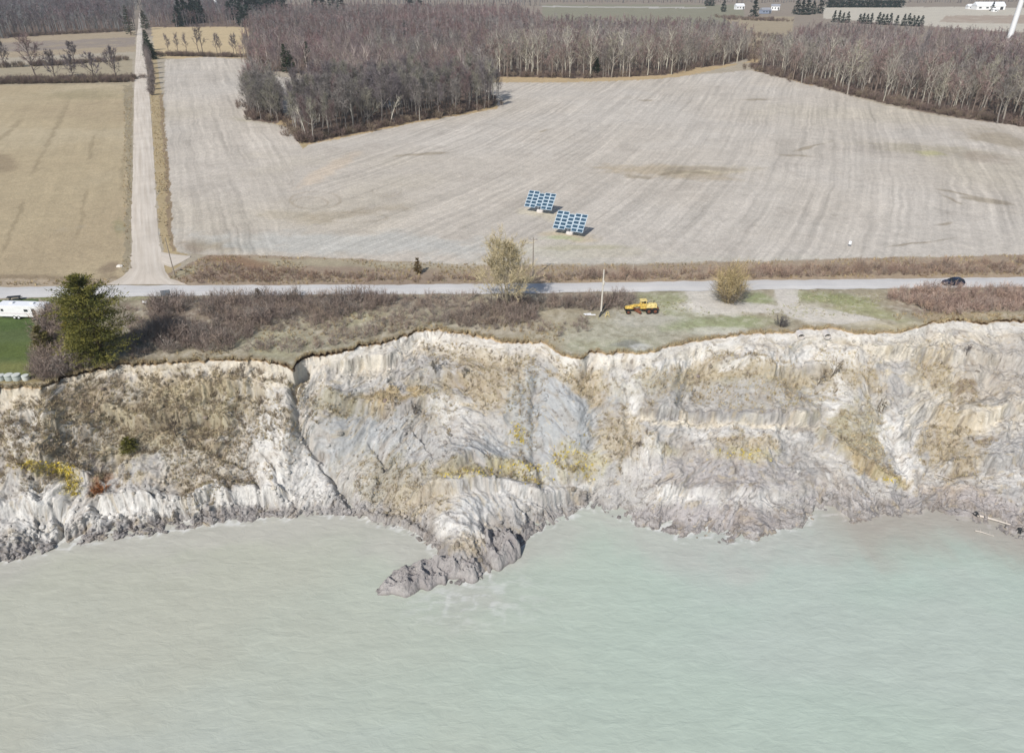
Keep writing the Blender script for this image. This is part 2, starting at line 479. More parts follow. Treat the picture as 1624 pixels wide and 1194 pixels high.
# grass headland below the grove
for pts in ([(405, 190), (470, 205), (478, 232), (560, 216), (650, 197), (790, 172), (790, 160), (640, 180), (480, 215), (470, 190), (400, 175)],
            [(780, 118), (780, 130), (925, 130), (1000, 128), (1070, 124), (1110, 117), (1180, 100), (1210, 86), (1225, 92), (1195, 112), (1290, 137), (1280, 128), (1200, 100), (1100, 105), (1000, 118)]):
    mm = poly(c3(186, 164, 128), pts); rows *= 1 - mm
mm = poly(c3(176, 158, 122), [(462, 200), (474, 200), (490, 232), (480, 236)])
# woods floors
WOODS = {
 'grove': [(462, 208), (486, 229), (560, 213), (640, 196), (700, 186), (783, 168), (790, 152), (745, 136), (620, 128), (560, 135), (500, 150), (470, 178)],
 'clump': [(393, 165), (402, 192), (440, 197), (452, 180), (428, 150), (400, 140)],
 'central': [(392, 92), (425, 112), (520, 122), (770, 121), (850, 122), (925, 124), (1000, 122), (1062, 119), (1105, 108), (1150, 104), (1190, 92), (1186, 66), (1160, 54), (1000, 47), (870, 46), (820, 24), (660, 20), (400, 22), (395, 50)],
 'east': [(1198, 108), (1215, 118), (1275, 132), (1330, 145), (1400, 163), (1470, 178), (1530, 188), (1624, 201), (1880, 240), (1880, 80), (1624, 66), (1440, 56), (1290, 50), (1255, 66), (1215, 84)],
 'northwest': [(-250, 74), (0, 62), (110, 54), (205, 50), (212, 6), (-250, 2)],
 'north': [(232, 44), (300, 44), (405, 43), (410, 4), (228, 4)],
}
for k, pts in WOODS.items():
    mm = poly(c3(124, 108, 96), pts); rows *= 1 - mm
    col = lay(col, mm * ss(-0.2, 0.6, n_sm + 0.5 * n_mid) * 0.6, c3(92, 78, 70))
for q in ((300, 127, 150), ):
    pass
# side-road verges
mm = poly(c3(176, 158, 124), [(233, 92), (248, 92), (258, 160), (268, 300), (275, 400), (300, 404), (262, 440), (247, 300), (238, 160)]); rows *= 1 - mm
for k in range(5):
    pass
mm = poly(c3(150, 132, 108), [(253, 150), (258, 150), (272, 330), (274, 400), (268, 400), (262, 300)]); rows *= 1 - mm
mm = poly(c3(158, 146, 122), [(196, 136), (211, 136), (209, 440), (196, 440), (202, 300)])
# north verge of the shore road
mm = poly(c3(164, 148, 128), [(262, 436), (330, 404), (420, 404), (560, 412), (800, 422), (1200, 414), (1624, 404), (2100, 396), (2100, 445), (1624, 441), (1200, 446), (800, 452), (300, 455)]); rows *= 1 - mm
col = lay(col, mm * ss(-0.3, 0.5, n_mid) * 0.5, c3(140, 122, 108))
ell(c3(176, 168, 142), 560, 420, 200, 6, 2, 0.6); ell(c3(138, 108, 84), 375, 415, 45, 7, 8, 0.7); ell(c3(172, 164, 134), 290, 432, 26, 6, -20, 0.7)
ell(c3(196, 190, 176), 1000, 414, 330, 5, -1, 0.5)
mm = poly(c3(186, 168, 142), [(800, 443), (1200, 437), (1624, 432), (2100, 428), (2100, 445), (1624, 442), (1200, 446), (800, 452)])
col = lay(col, mm * 0.4, c3(140, 122, 108))
poly(c3(172, 156, 134), [(-400, 446), (180, 442), (180, 456), (-400, 460)])
# strip between road and bluff
ys = poly(c3(162, 152, 132), [(-400, 471), (-400, 700), (1000, 700), (2100, 700), (2100, 450), (1624, 455), (1200, 458), (800, 463), (400, 468)])
col = lay(col, ys * ss(-0.2, 0.7, n_mid + 0.3 * n_sm) * 0.5, c3(178, 168, 142)); col = lay(col, ys * ss(0.0, 0.8, -n_mid) * 0.5, c3(150, 146, 122))
poly(c3(94, 106, 68), [(-400, 474), (60, 474), (75, 500), (60, 560), (58, 600), (-400, 640)])
ell(c3(122, 122, 76), 20, 582, 60, 13, 0, 0.8); ell(c3(96, 108, 56), 30, 560, 60, 14, 0, 0.6); ell(c3(70, 92, 46), 25, 512, 45, 10, 0, 0.5); ell(c3(150, 136, 100), 30, 604, 80, 4, 0, 0.9, 0.3)
poly(c3(118, 128, 72), [(60, 473), (160, 472), (160, 482), (90, 490)]); ell(c3(150, 148, 108), 235, 474, 40, 4, 0, 0.7)
ell(c3(150, 132, 100), 90, 590, 40, 14, -10, 0.7)
ell(c3(176, 170, 140), 560, 505, 90, 14, -6, 0.7, 0.6); ell(c3(174, 170, 142), 420, 540, 70, 18, -4, 0.6, 0.6); ell(c3(186, 176, 158), 800, 522, 50, 10, 2, 0.6)
ell(c3(180, 176, 156), 990, 525, 110, 34, -4, 0.9, 0.4); ell(c3(192, 188, 176), 1010, 505, 60, 12, 0, 0.6); ell(c3(170, 170, 140), 960, 548, 70, 12, 0, 0.5)
ell(c3(168, 170, 134), 1060, 482, 50, 13, 4, 0.8); ell(c3(158, 164, 124), 1150, 512, 90, 9, -3, 0.8); ell(c3(152, 160, 116), 1195, 475, 34, 9, 4, 0.8)
ell(c3(214, 208, 196), 1150, 489, 70, 9, 2, 0.9, 0.3); ell(c3(212, 206, 194), 1108, 470, 22, 16, -20, 0.9, 0.3); ell(c3(214, 206, 194), 1245, 468, 22, 16, 8, 0.95, 0.3)
ell(c3(216, 208, 192), 1290, 498, 60, 13, 8, 0.95, 0.35); ell(c3(210, 200, 180), 1370, 510, 60, 9, 6, 0.7); ell(c3(156, 160, 116), 1330, 476, 70, 9, 6, 0.85); ell(c3(164, 164, 122), 1372, 494, 54, 13, 8, 0.8)
ell(c3(188, 176, 140), 1420, 520, 60, 7, 0, 0.7); ell(c3(214, 208, 196), 1135, 523, 34, 5, 0, 0.6)
ell(c3(128, 128, 124), 995, 545, 16, 6, 0, 0.7); ell(c3(206, 204, 198), 1012, 550, 16, 4, 0, 0.7)
ell(c3(136, 116, 104), 1530, 480, 130, 18, 0, 0.8); ell(c3(176, 158, 130), 1560, 500, 100, 4, 0, 0.8)
ell(c3(112, 102, 84), 205, 530, 48, 50, 0, 0.8); ell(c3(132, 116, 104), 330, 500, 100, 30, 0, 0.7); ell(c3(136, 122, 108), 900, 478, 100, 12, 0, 0.7); ell(c3(138, 124, 110), 560, 478, 200, 9, 0, 0.7)  # first patch deepens the pine's cast shadow in the scrub ground colour
ell(c3(92, 88, 84), 640, 162, 28, 8, 0, 0.6)
n_f = fbm(Xg / 1.3, Yg / 1.3, 4, 77, 0.6); ys = ys * ss(55, 75, WX)
col = lay(col, ys * ss(0.1, 0.7, n_f) * 0.4, c3(206, 198, 180)); col = lay(col, ys * ss(0.15, 0.75, -n_f) * 0.4, c3(132, 122, 98))
col = lay(col, mM * ss(0.3, 0.9, -n_f) * 0.18, c3(150, 138, 120))
gm = np.maximum(inpoly(WX, WY, [(1082, 458), (1128, 458), (1142, 478), (1232, 484), (1236, 496), (1130, 496), (1100, 488)]), inpoly(WX, WY, [(1226, 457), (1268, 456), (1262, 484), (1330, 492), (1400, 508), (1330, 514), (1262, 506), (1238, 498), (1232, 480)])).astype(float)
col = lay(col, gm * (0.75 + 0.25 * n_sm), c3(206, 199, 188))
# dark bare soil right at the lip
dl = PYg - lip_y(PXg)
col = lay(col, ss(-5, -1, dl + 2 * n_sm) * 0.45, c3(140, 122, 96))
# height: nearly level, a low swell far out
Zg = 0.35 * ss(250, 420, Yg) * fbm(Xg / 90, Yg / 90, 2, 81) + 0.05 * n_sm * ss(-2, -8, dl)

def zg(x, y):
    return float(0.35 * ss(250, 420, np.array(y)) * fbm(np.array([x / 90.0]), np.array([y / 90.0]), 2, 81)[0])

# drill row direction fields
def fit_phi(samples, deg):
    A = []; bb = []
    for x0, y0, x1, y1 in samples:
        a = U(x0, y0); b_ = U(x1, y1); m = (a + b_) / 2; d = b_ - a; d = d[:2] / np.linalg.norm(d[:2])
        n = np.array([-d[1], d[0]]); n = n if n[0] > 0 else -n
        x, y = m[0] / 300.0, (m[1] - 250) / 300.0
        rx = []; ry = []
        for i in range(deg + 1):
            for j in range(deg + 1 - i):
                if i + j == 0: continue
                rx.append(i * x ** max(i - 1, 0) * y ** j if i else 0.0); ry.append(j * x ** i * y ** max(j - 1, 0) if j else 0.0)
        A += [rx, ry]; bb += [n[0] * 300, n[1] * 300]
    A = np.array(A); c = np.linalg.solve(A.T @ A + 1e-2 * np.eye(A.shape[1]), A.T @ np.array(bb))
    def f(X, Y):
        x = X / 300.0; y = (Y - 250) / 300.0; r = 0; k = 0
        for i in range(deg + 1):
            for j in range(deg + 1 - i):
                if i + j == 0: continue
                r = r + c[k] * x ** i * y ** j; k += 1
        return r
    return f
phiL = fit_phi([(288, 110, 294, 150), (300, 200, 305, 260), (280, 282, 276, 330), (345, 224, 368, 281), (391, 213, 429, 274), (413, 274, 445, 327), (340, 120, 350, 170)], 2)
phiM = fit_phi([(820, 213, 677, 320), (696, 213, 582, 243), (968, 164, 894, 224), (1176, 214, 1161, 263), (1265, 199, 1265, 263), (1414, 199, 1410, 288), (1191, 348, 1137, 397), (1340, 348, 1325, 397), (1067, 298, 983, 357), (1500, 300, 1515, 360), (1570, 230, 1590, 270), (760, 330, 640, 385), (880, 130, 840, 150), (1100, 140, 1070, 180)], 3)
bnd = pl([(90, 400), (230, 470), (300, 480), (410, 440)], PYg)
wL = ss(12, -12, PXg - bnd)
phi = phiL(Xg, Yg) * wL + (phiM(Xg, Yg) + 400) * (1 - wL)
phi[PXg < 235] = (phiL(Xg, Yg) + 0.02 * Yg)[PXg < 235]
rows = np.maximum(rows, mL * 0.28)
print('ground colour done')

def gridmesh(name, V, mats, colr, attrs=None, flip=False):
    r, c = V.shape[:2]
    idx = np.arange(r * c).reshape(r, c)
    q = np.stack([idx[:-1, :-1], idx[:-1, 1:], idx[1:, 1:], idx[1:, :-1]], -1).reshape(-1, 4)
    if flip: q = q[:, ::-1]
    return mesh_from(name, V.reshape(-1, 3), q, mats, colr.reshape(-1, 3), True, None, {k: a.ravel() for k, a in (attrs or {}).items()})

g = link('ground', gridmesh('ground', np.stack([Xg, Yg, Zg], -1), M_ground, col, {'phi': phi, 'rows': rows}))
tag(g, kind='structure')

# ------------------------------------------------------------------ the bluff
print('bluff')
BXS = 1.3
bx = np.arange(-300, 1925, BXS)
nv = 380
E = U(bx, lip_y(bx), 0.0)[:, :2]
S = U(bx, shore_y(bx), WATER)[:, :2]
ker = np.exp(-(np.arange(-40, 41) / 15.0) ** 2); ker /= ker.sum()
def smooth_line(a): return np.stack([np.convolve(np.pad(a[:, i], 40, mode='edge'), ker, mode='valid') for i in (0, 1)], 1)
EJ = E.copy(); SJ = S.copy(); E = smooth_line(E); S = smooth_line(S)
DIR = (S - E); LEN = np.linalg.norm(DIR, axis=1, keepdims=True); DIR = DIR / LEN
v = np.linspace(0, 1.08, nv)
# height profile along the slope, varied along the shore
cxm = bx[None, :]; vv = v[:, None]
scarp = (pl([(-300, 2.2), (60, 2.0), (75, 1.2), (150, 1.0), (250, 1.6), (440, 1.7), (470, 3.0), (520, 1.3), (640, 2.0), (800, 1.3), (930, 1.6), (1000, 0.8), (1300, 0.6), (1450, 1.0), (1560, 1.3), (1700, 1.2)], bx) * (1 + 0.4 * fbm(bx / 35.0, bx * 0 + 2.2, 3, 91)))[None, :]
s_sc = 0.055
top = -scarp * ss(0.0, s_sc, vv) ** 0.7
cl = (2.4 + 1.3 * fbm(bx / 90.0, bx * 0 + 7.7, 2, 93))[None, :] * (0.55 + 0.6 * ss(480, 420, cxm) + 0.3 * ss(600, 680, cxm) * ss(900, 840, cxm))
vcl = 0.86
body = (WATER + cl + scarp) * np.clip((vv - s_sc) / (vcl - s_sc), 0, 1) ** (0.92)
body = np.where(vv > vcl, WATER + cl + scarp, body)
toe = -cl * ss(vcl, vcl + 0.07, vv) * 0.6 - cl * 0.4 * np.clip((vv - vcl) / (1 - vcl), 0, 9)
Z = top + body + toe
SX = vv * LEN[:, 0][None, :]
BX = E[:, 0][None, :] + DIR[:, 0][None, :] * SX; BY = E[:, 1][None, :] + DIR[:, 1][None, :] * SX
wE = ss(0.16, 0.0, vv); wS = ss(0.72, 0.98, vv)
EM = np.stack([np.convolve(np.pad(EJ[:, i], 9, mode='edge'), np.ones(19) / 19, mode='valid') for i in (0, 1)], 1)
wE = ss(0.30, 0.0, vv); wJ = ss(0.035, 0.0, vv)
BX = BX + (EJ - EM)[:, 0][None, :] * wJ; BY = BY + (EJ - EM)[:, 1][None, :] * wJ
BX = BX + (EM - E)[:, 0][None, :] * wE + (SJ - S)[:, 0][None, :] * wS
BY = BY + (EM - E)[:, 1][None, :] * wE + (SJ - S)[:, 1][None, :] * wS
PX, PY = P(BX, BY, Z)
# relief in the place's own metres: U1 along the shore, SX down the slope
U1 = BX
SD = SX * 1.4                     # distance down the slope
wx = U1 + 2.0 * fbm(U1 / 9, SD / 9, 3, 101); wz = SD + 2.0 * fbm(U1 / 8 + 9, SD / 8, 3, 103)
med = fbm(wx / 9.0, wz / 9.0, 3, 111)
gul = ridged((wx + 0.35 * wz) / 6.5, wz / 11.0, 4, 121)
fine = ridged(wx / 2.4, wz / 3.0, 4, 131)
vfine = fbm(U1 / 0.8, SD / 0.8, 3, 141)
qx = wx + 0.5 * fbm(wx / 1.2, wz / 1.2, 3, 401); qz = wz + 0.5 * fbm(wx / 1.2 + 3, wz / 1.2, 3, 403)
e1, e2, ev_ = cells(qx / 2.6, qz / 2.0, 411); g1, g2, gv_ = cells(qx / 0.95, qz / 0.8, 421)
blk = (ev_ - 0.5) * 1.5 * ss(0.02, 0.16, e2 - e1) - 0.35 * ss(0.14, 0.0, e2 - e1) * (ev_ > 0.4)
sml = (gv_ - 0.5) * ss(0.02, 0.2, g2 - g1)
blkm = ss(-0.1, 0.5, fbm(wx / 7.0 + 30, wz / 7.0, 3, 431))
body_m = ss(0.03, 0.12, vv) * ss(1.02, 0.93, vv)
smooth_zone = np.clip(np.exp(-(((PX - 880) / 75) ** 2 + ((PY - 660) / 85) ** 2)) + np.exp(-(((PX - 1180) / 140) ** 2 + ((PY - 615) / 30) ** 2)) + np.exp(-(((PX - 1130) / 130) ** 2 + ((PY - 825) / 22) ** 2)) + 0.8 * np.exp(-(((PX - 565) / 40) ** 2 + ((PY - 700) / 50) ** 2)) + np.exp(-(((PX - 1520) / 50) ** 2 + ((PY - 790) / 20) ** 2)), 0, 1)
rough = 1 - 0.75 * smooth_zone
D = body_m * (1.45 * med + rough * (0.55 * blkm * blk + (0.12 + 0.30 * blkm) * sml) + rough * 0.85 * (0.80 * gul + 0.50 * fine + 0.22 * vfine))
# toe: lumps and clefts
toe_m = ss(0.78, 0.9, vv) * ss(1.06, 0.98, vv)
cleft = ridged(wx / 2.6, wz / 4.5, 3, 151)
D = D + toe_m * (0.5 * blk + 0.35 * sml + 0.7 * cleft * (0.5 + 0.7 * ss(480, 400, PX) + 0.6 * ss(640, 690, PX) * ss(880, 820, PX)) - 0.2)
# scarp fluting
sc_m = ss(0.0, 0.03, vv) * ss(0.14, 0.06, vv) * ss(0.9, 1.6, scarp)
D = D + sc_m * (0.25 * ridged((U1 + 0.5 * Z) / 1.3, Z / 2.0, 3, 161) + 0.3 * fbm(U1 / 4.0, Z / 5.0, 2, 163))
ZZ = np.zeros_like(Z)

def step(line, amp, up=26, dn=12, fade=25, wob=6):
    """a little scarp along a line given in picture positions on the undisplaced slope"""
    global ZZ
    xs = [q[0] for q in line]
    y = pl(line, PX) + wob * fbm(PX / 30.0, PX * 0 + xs[0], 3, 171) * 1.0 + 0.12 * wob * fbm(PX / 7.0, PX * 0 + xs[0], 2, 173)
    m = ss(xs[0] - 1, xs[0] + fade, PX) * ss(xs[-1] + 1, xs[-1] - fade, PX)
    d = PY - y
    h = np.where(d < 0, np.exp(-(d / up) ** 2), np.exp(-(d / dn) ** 2) * 2 - 1 + (1 - np.exp(-(d / dn) ** 2)) * (1 - ss(0, up * 1.5, d)) * 0)
    h = np.where(d < 0, np.exp(-(d / up) ** 2), 1 - 1.7 * ss(0, dn, d)) * np.where(d > dn, 1 - ss(dn, dn + up * 1.6, d), 1)
    ZZ = ZZ + amp * m * h

step([(1010, 655), (1080, 657), (1180, 664), (1300, 666)], 0.9, 18, 5, 8, 1.5)
step([(1035, 778), (1130, 777), (1210, 778), (1240, 782)], 0.6, 12, 8, 15, 5)
step([(1290, 672), (1340, 720), (1380, 745), (1440, 775)], 0.8, 12, 7)
step([(140, 790), (220, 795), (300, 800), (330, 782), (400, 778), (460, 780)], 1.3, 14, 10, 10, 5)
step([(-60, 800), (0, 805), (60, 800), (110, 800)], 1.1, 14, 10, 10, 5)
step([(60, 725), (120, 745), (165, 770)], 1.0, 12, 7, 10)
step([(490, 560), (560, 572), (640, 575)], 1.0, 14, 8)
step([(500, 625), (560, 640), (640, 650), (700, 632)], 1.1, 16, 9)
step([(640, 600), (700, 590), (780, 610)], 0.8, 14, 8)
step([(560, 810), (620, 822), (690, 848)], 0.7, 8, 5)
step([(700, 735), (760, 725), (860, 745), (940, 760)], 0.9, 16, 9)
step([(640, 790), (700, 770), (780, 765), (860, 790), (940, 785)], 1.1, 12, 8)
step([(1440, 650), (1500, 655), (1560, 665), (1624, 640), (1700, 640)], 1.2, 14, 8)
step([(1480, 745), (1530, 735), (1624, 730), (1700, 730)], 1.0, 12, 8)
step([(150, 640), (220, 665), (300, 660), (380, 665)], 1.1, 16, 8)
step([(20, 660), (100, 670), (160, 690)], 0.9, 14, 8)
step([(300, 620), (380, 610), (440, 630)], 0.9, 14, 8)
step([(1100, 575), (1180, 580), (1260, 590), (1330, 575)], 0.7, 12, 8)
step([(1380, 545), (1450, 560), (1540, 560), (1640, 575)], 1.1, 14, 9)
step([(840, 700), (900, 705), (960, 690)], 0.5, 12, 8)
# steep little gullies crossing the slope
def crease(line, amp, wd=5):
    global ZZ
    p = np.array(line, float); best = np.full(PX.shape, 1e9)
    wxx = PX + 5 * fbm(PX / 18.0, PY / 18.0, 3, 181); wyy = PY + 5 * fbm(PX / 18.0 + 7, PY / 18.0, 3, 183)
    for a, b_ in zip(p[:-1], p[1:]):
        d = b_ - a; tt = np.clip(((wxx - a[0]) * d[0] + (wyy - a[1]) * d[1]) / (d @ d), 0, 1)
        best = np.minimum(best, np.hypot(wxx - a[0] - tt * d[0], wyy - a[1] - tt * d[1]))
    ZZ = ZZ - amp * np.exp(-(best / wd) ** 2)
for ln, am, w_ in (([(462, 590), (470, 640), (480, 690), (520, 745), (560, 800)], 1.8, 7), ([(590, 700), (610, 740), (600, 790)], 0.9, 5), ([(660, 680), (690, 720), (650, 790)], 0.9, 5),
                   ([(850, 600), (845, 700), (860, 770)], 1.0, 7), ([(1000, 580), (990, 640), (1000, 700)], 0.8, 7), ([(300, 700), (400, 740), (420, 800)], 1.0, 6), ([(420, 715), (440, 760), (470, 800)], 0.9, 4),
                   ([(250, 700), (150, 745), (150, 800)], 1.1, 7), ([(20, 720), (60, 760), (70, 840)], 0.9, 6), ([(1380, 620), (1420, 700), (1440, 770)], 0.8, 7), ([(1500, 560), (1520, 640), (1500, 720)], 1.0, 8),
                   ([(1560, 600), (1600, 640), (1640, 700)], 1.0, 6), ([(1260, 600), (1250, 640)], 0.5, 6), ([(690, 870), (700, 925)], 1.3, 4), ([(740, 880), (752, 915)], 0.9, 3), ([(90, 830), (95, 870)], 1.2, 4), ([(55, 835), (60, 880)], 1.1, 4),
                   ([(190, 815), (270, 790), (262, 840)], 0.9, 4), ([(930, 545), (935, 575), (930, 590)], 1.2, 4), ([(462, 570), (470, 582), (478, 600)], 3.0, 8), ([(100, 592), (130, 586), (160, 580)], 1.6, 7), ([(72, 604), (68, 622), (62, 640)], 1.2, 4), ([(480, 566), (500, 562), (530, 556)], 1.3, 6), ([(360, 770), (375, 790), (400, 787)], 1.0, 3), ([(55, 800), (62, 835)], 1.6, 4), ([(80, 800), (100, 850)], 1.6, 5), ([(240, 780), (250, 800), (246, 815)], 1.3, 3), ([(820, 800), (850, 830)], 1.0, 3), ([(1300, 785), (1318, 800), (1345, 820)], 1.2, 3), ([(1300, 790), (1320, 815)], 1.0, 5), ([(1385, 800), (1395, 822)], 0.7, 4)):
    crease(ln, am, w_)
ZZ = ZZ * ss(0.005, 0.03, vv) * ss(1.02, 0.94, vv)
dk0 = pl([(-300, 0.3), (60, 0.4), (75, 1.0), (165, 1.0), (185, 0.6), (430, 0.6), (455, 1.6), (550, 1.1), (640, 0.8), (700, 0.5), (860, 0.3), (920, 0.7), (945, 0.5), (1000, 0.1), (1450, 0.1), (1490, 0.8), (1800, 0.9)], bx)
# push relief outwards and up
BXd = BX + DIR[:, 0][None, :] * D * 0.55; BYd = BY + DIR[:, 1][None, :] * D * 0.55
Zd = Z + D * 0.75 + ZZ
Zd = np.minimum(Zd, -0.26 - 0.3 * dk0[None, :] - 1.0 * ss(0.0, 0.08, vv)) 
Zd = np.where(vv > 0.97, np.minimum(Zd, WATER + 0.5 - 14 * (vv - 0.97) + 0.25 * vfine), Zd)
# turf lip rows in front: top edge, outer edge, under-cut
inn = (0.03 + 0.5 * dk0) * np.clip(0.8 + 0.9 * fbm(bx / 14.0, bx * 0 + 1.6, 3, 195), 0.05, 2) + 0.02 * fbm(bx / 9.0, bx * 0 + 6.6, 2, 191)
r0 = np.stack([EJ[:, 0], EJ[:, 1], np.zeros(len(bx))], -1)
r1 = np.stack([EJ[:, 0] + DIR[:, 0] * 0.10, EJ[:, 1] + DIR[:, 1] * 0.10, np.full(len(bx), -0.22)], -1)
r2 = np.stack([EJ[:, 0] - DIR[:, 0] * inn, EJ[:, 1] - DIR[:, 1] * inn, -0.24 - 0.3 * dk0], -1)
r3 = np.stack([EJ[:, 0] - DIR[:, 0] * (inn - 0.1), EJ[:, 1] - DIR[:, 1] * (inn - 0.1), -0.32 - 0.65 * dk0], -1)
Bv = np.stack([BXd, BYd, Zd], -1)
Bv = np.concatenate([r0[None], r1[None], r2[None], r3[None], Bv[3:]], 0)

# --- what the slope is made of, patch by patch, plus a painted shadow
PC, PR = PX[3:], PY[3:]
wpx = PC + 6 * fbm(wx[3:] / 3.0, wz[3:] / 3.6, 4, 201); wpy = PR + 7 * fbm(wx[3:] / 3.0 + 5, wz[3:] / 3.6, 4, 203)
pn = fbm(wx[3:] / 1.8, wz[3:] / 1.5, 4, 207)
pnl = fbm(wx[3:] / 6, wz[3:] / 5, 4, 209)
streak = fbm(wx[3:] / 0.9, wz[3:] / 5.0, 4, 213)
C = dict(grey=(180, 177, 173), blue=(179, 181, 181), pale=(203, 198, 190), white=(224, 221, 215), cream=(224, 214, 195), tan=(188, 174, 148), olive=(170, 162, 136),
         ochre=(186, 166, 128), brown=(140, 123, 102), dark=(146, 142, 140), mud=(182, 174, 163), yel=(194, 184, 142), mauve=(178, 172, 170), rust=(150, 108, 72))
C = {k: alb(*q) * 0.89 for k, q in C.items()}
bc = np.zeros(PC.shape + (3,)) + C['grey']
pf = fbm(wx[3:] / 0.75, wz[3:] / 0.75, 4, 231, 0.6)
bc = lay(bc, ss(-0.2, 0.7, pnl + 0.4 * pn) * 0.6, C['pale']); bc = lay(bc, ss(0.1, 0.9, -pnl + 0.4 * pn) * 0.6, C['mud'])
def pat(cn, cx, cy, rx, ry, a=0, k=0.9, nz=0.5, edge=0.45):
    global bc
    dx, dy = wpx - cx, wpy - cy
    ca, sa = math.cos(math.radians(a)), math.sin(math.radians(a))
    d = np.sqrt(((dx * ca + dy * sa) / rx) ** 2 + ((-dx * sa + dy * ca) / ry) ** 2)
    w = k * ss(1 + edge, 1 - edge, d + nz * pn + 0.25 * streak)
    bc = lay(bc, w, C[cn]); return w
veg = np.zeros(PC.shape)
def vpat(cn, *a, **k):
    global veg
    w = pat(cn, *a, **k); veg = np.maximum(veg, w); return w
vpat('tan', 230, 650, 250, 72); vpat('ochre', 330, 610, 120, 20, k=0.5); vpat('ochre', 40, 690, 50, 30, k=0.5); vpat('tan', 90, 700, 120, 60); vpat('olive', 250, 690, 150, 45, k=0.6); vpat('olive', 340, 640, 90, 40, k=0.45); vpat('tan', 340, 740, 80, 50, -20, k=0.7)
pat('brown', 270, 665, 40, 20, k=0.5); pat('brown', 130, 620, 50, 14, -12, k=0.6); pat('brown', 330, 690, 40, 18, k=0.4); pat('grey', 130, 690, 50, 18, k=0.6); pat('grey', 200, 620, 30, 20, k=0.5)  # first brown patch paints a dark shadow onto the left slope
pat('white', 38, 695, 34, 34, k=0.7); pat('white', 60, 660, 40, 12, k=0.5); pat('pale', 100, 760, 60, 40, k=0.6); pat('pale', 290, 735, 60, 26, k=0.6)
pat('pale', 440, 690, 60, 110, 20); pat('white', 425, 690, 26, 60, 10, k=0.8); pat('cream', 440, 600, 70, 22, 20); pat('white', 490, 760, 50, 40, 30, k=0.7)
pat('white', 60, 815, 80, 34, k=0.85); pat('white', 230, 805, 80, 18, k=0.95, nz=0.3); pat('white', 385, 787, 75, 15, k=0.95, nz=0.3); pat('white', 450, 770, 60, 14, -20, k=0.6)
pat('white', 600, 552, 100, 20, -8, k=0.8); pat('cream', 560, 590, 80, 16, -4, k=0.6); pat('white', 660, 545, 30, 26, k=0.85); pat('pale', 500, 600, 50, 30, k=0.7)
vpat('tan', 720, 560, 70, 18, 8, k=0.8); pat('grey', 710, 600, 60, 40, 10, k=0.8); vpat('olive', 690, 640, 60, 40, k=0.5)
pat('blue', 560, 690, 60, 60, k=0.85); vpat('ochre', 620, 634, 55, 17, -6, k=0.9); vpat('olive', 545, 645, 40, 16, k=0.7); pat('dark', 655, 652, 40, 12, k=0.6)
pat('blue', 640, 700, 60, 40, 20, k=0.6); vpat('olive', 610, 760, 70, 42, 20, k=0.5); pat('pale', 560, 745, 26, 26, k=0.5)
pat('white', 720, 655, 34, 32, k=0.7); pat('grey', 700, 700, 40, 40, k=0.6); vpat('tan', 790, 600, 70, 50, k=0.8); vpat('olive', 830, 660, 22, 70, k=0.55); pat('blue', 765, 712, 40, 16, k=0.8)
vpat('olive', 760, 745, 90, 16, k=0.7); vpat('yel', 740, 750, 46, 9, k=0.6); vpat('yel', 825, 740, 44, 10, 6, k=0.8); vpat('yel', 845, 758, 34, 8, 10, k=0.6)
pat('blue', 890, 660, 80, 100, 4, k=0.9, nz=0.35); vpat('ochre', 935, 612, 26, 30, k=0.7); vpat('tan', 920, 590, 46, 18, k=0.7); vpat('yel', 925, 742, 34, 22, k=0.6); vpat('yel', 900, 720, 20, 16, k=0.4)
pat('white', 770, 790, 90, 32, -20, k=0.6); pat('white', 730, 835, 44, 26, k=0.7); pat('white', 920, 772, 26, 14, k=0.8); pat('white', 850, 775, 46, 14, k=0.6); pat('blue', 760, 800, 40, 14, k=0.5)
vpat('tan', 660, 800, 60, 26, -20, k=0.5); vpat('ochre', 735, 865, 44, 14, k=0.4)
pat('white', 1002, 640, 15, 40, k=0.8); vpat('tan', 985, 690, 36, 40, k=0.7); vpat('olive', 1060, 600, 60, 26, k=0.6)
pat('white', 1080, 575, 110, 26, -12, k=0.9); pat('white', 960, 570, 60, 16, k=0.9)
vpat('olive', 1200, 610, 170, 42, k=0.65); vpat('tan', 1160, 585, 100, 22, -6, k=0.8); pat('grey', 1170, 630, 130, 20, k=0.75); vpat('tan', 1240, 590, 60, 24, 20, k=0.6)
pat('dark', 1150, 658, 140, 3, 1.5, k=0.7, nz=0.4); pat('cream', 1090, 667, 80, 7, 2, k=0.95, nz=0.4); pat('cream', 1230, 672, 70, 6, 2, k=0.8, nz=0.5); pat('white', 1170, 690, 120, 14, k=0.6); vpat('tan', 1180, 700, 50, 14, k=0.7)
vpat('yel', 1178, 722, 44, 12, k=0.65); vpat('yel', 1062, 716, 26, 14, k=0.5); pat('white', 1035, 735, 24, 26, k=0.6)
pat('white', 1065, 793, 34, 16, k=0.85, nz=0.3); pat('white', 1160, 790, 70, 12, k=0.6, nz=0.5); pat('mauve', 1120, 830, 170, 28, k=0.9, nz=0.3); pat('mauve', 1140, 755, 110, 26, k=0.6)
vpat('tan', 1330, 590, 60, 40, k=0.6); pat('white', 1250, 560, 140, 26, k=0.8); pat('cream', 1440, 545, 90, 26, k=0.7); pat('white', 1330, 650, 28, 44, -10, k=0.85); pat('white', 1400, 690, 60, 44, -20, k=0.8); pat('white', 1445, 735, 22, 50, -6, k=0.95)
vpat('olive', 1350, 700, 60, 26, 35, k=0.85); vpat('olive', 1365, 670, 30, 30, k=0.7); vpat('ochre', 1395, 750, 50, 9, 22, k=0.8); vpat('yel', 1410, 760, 24, 7, 20, k=0.7)
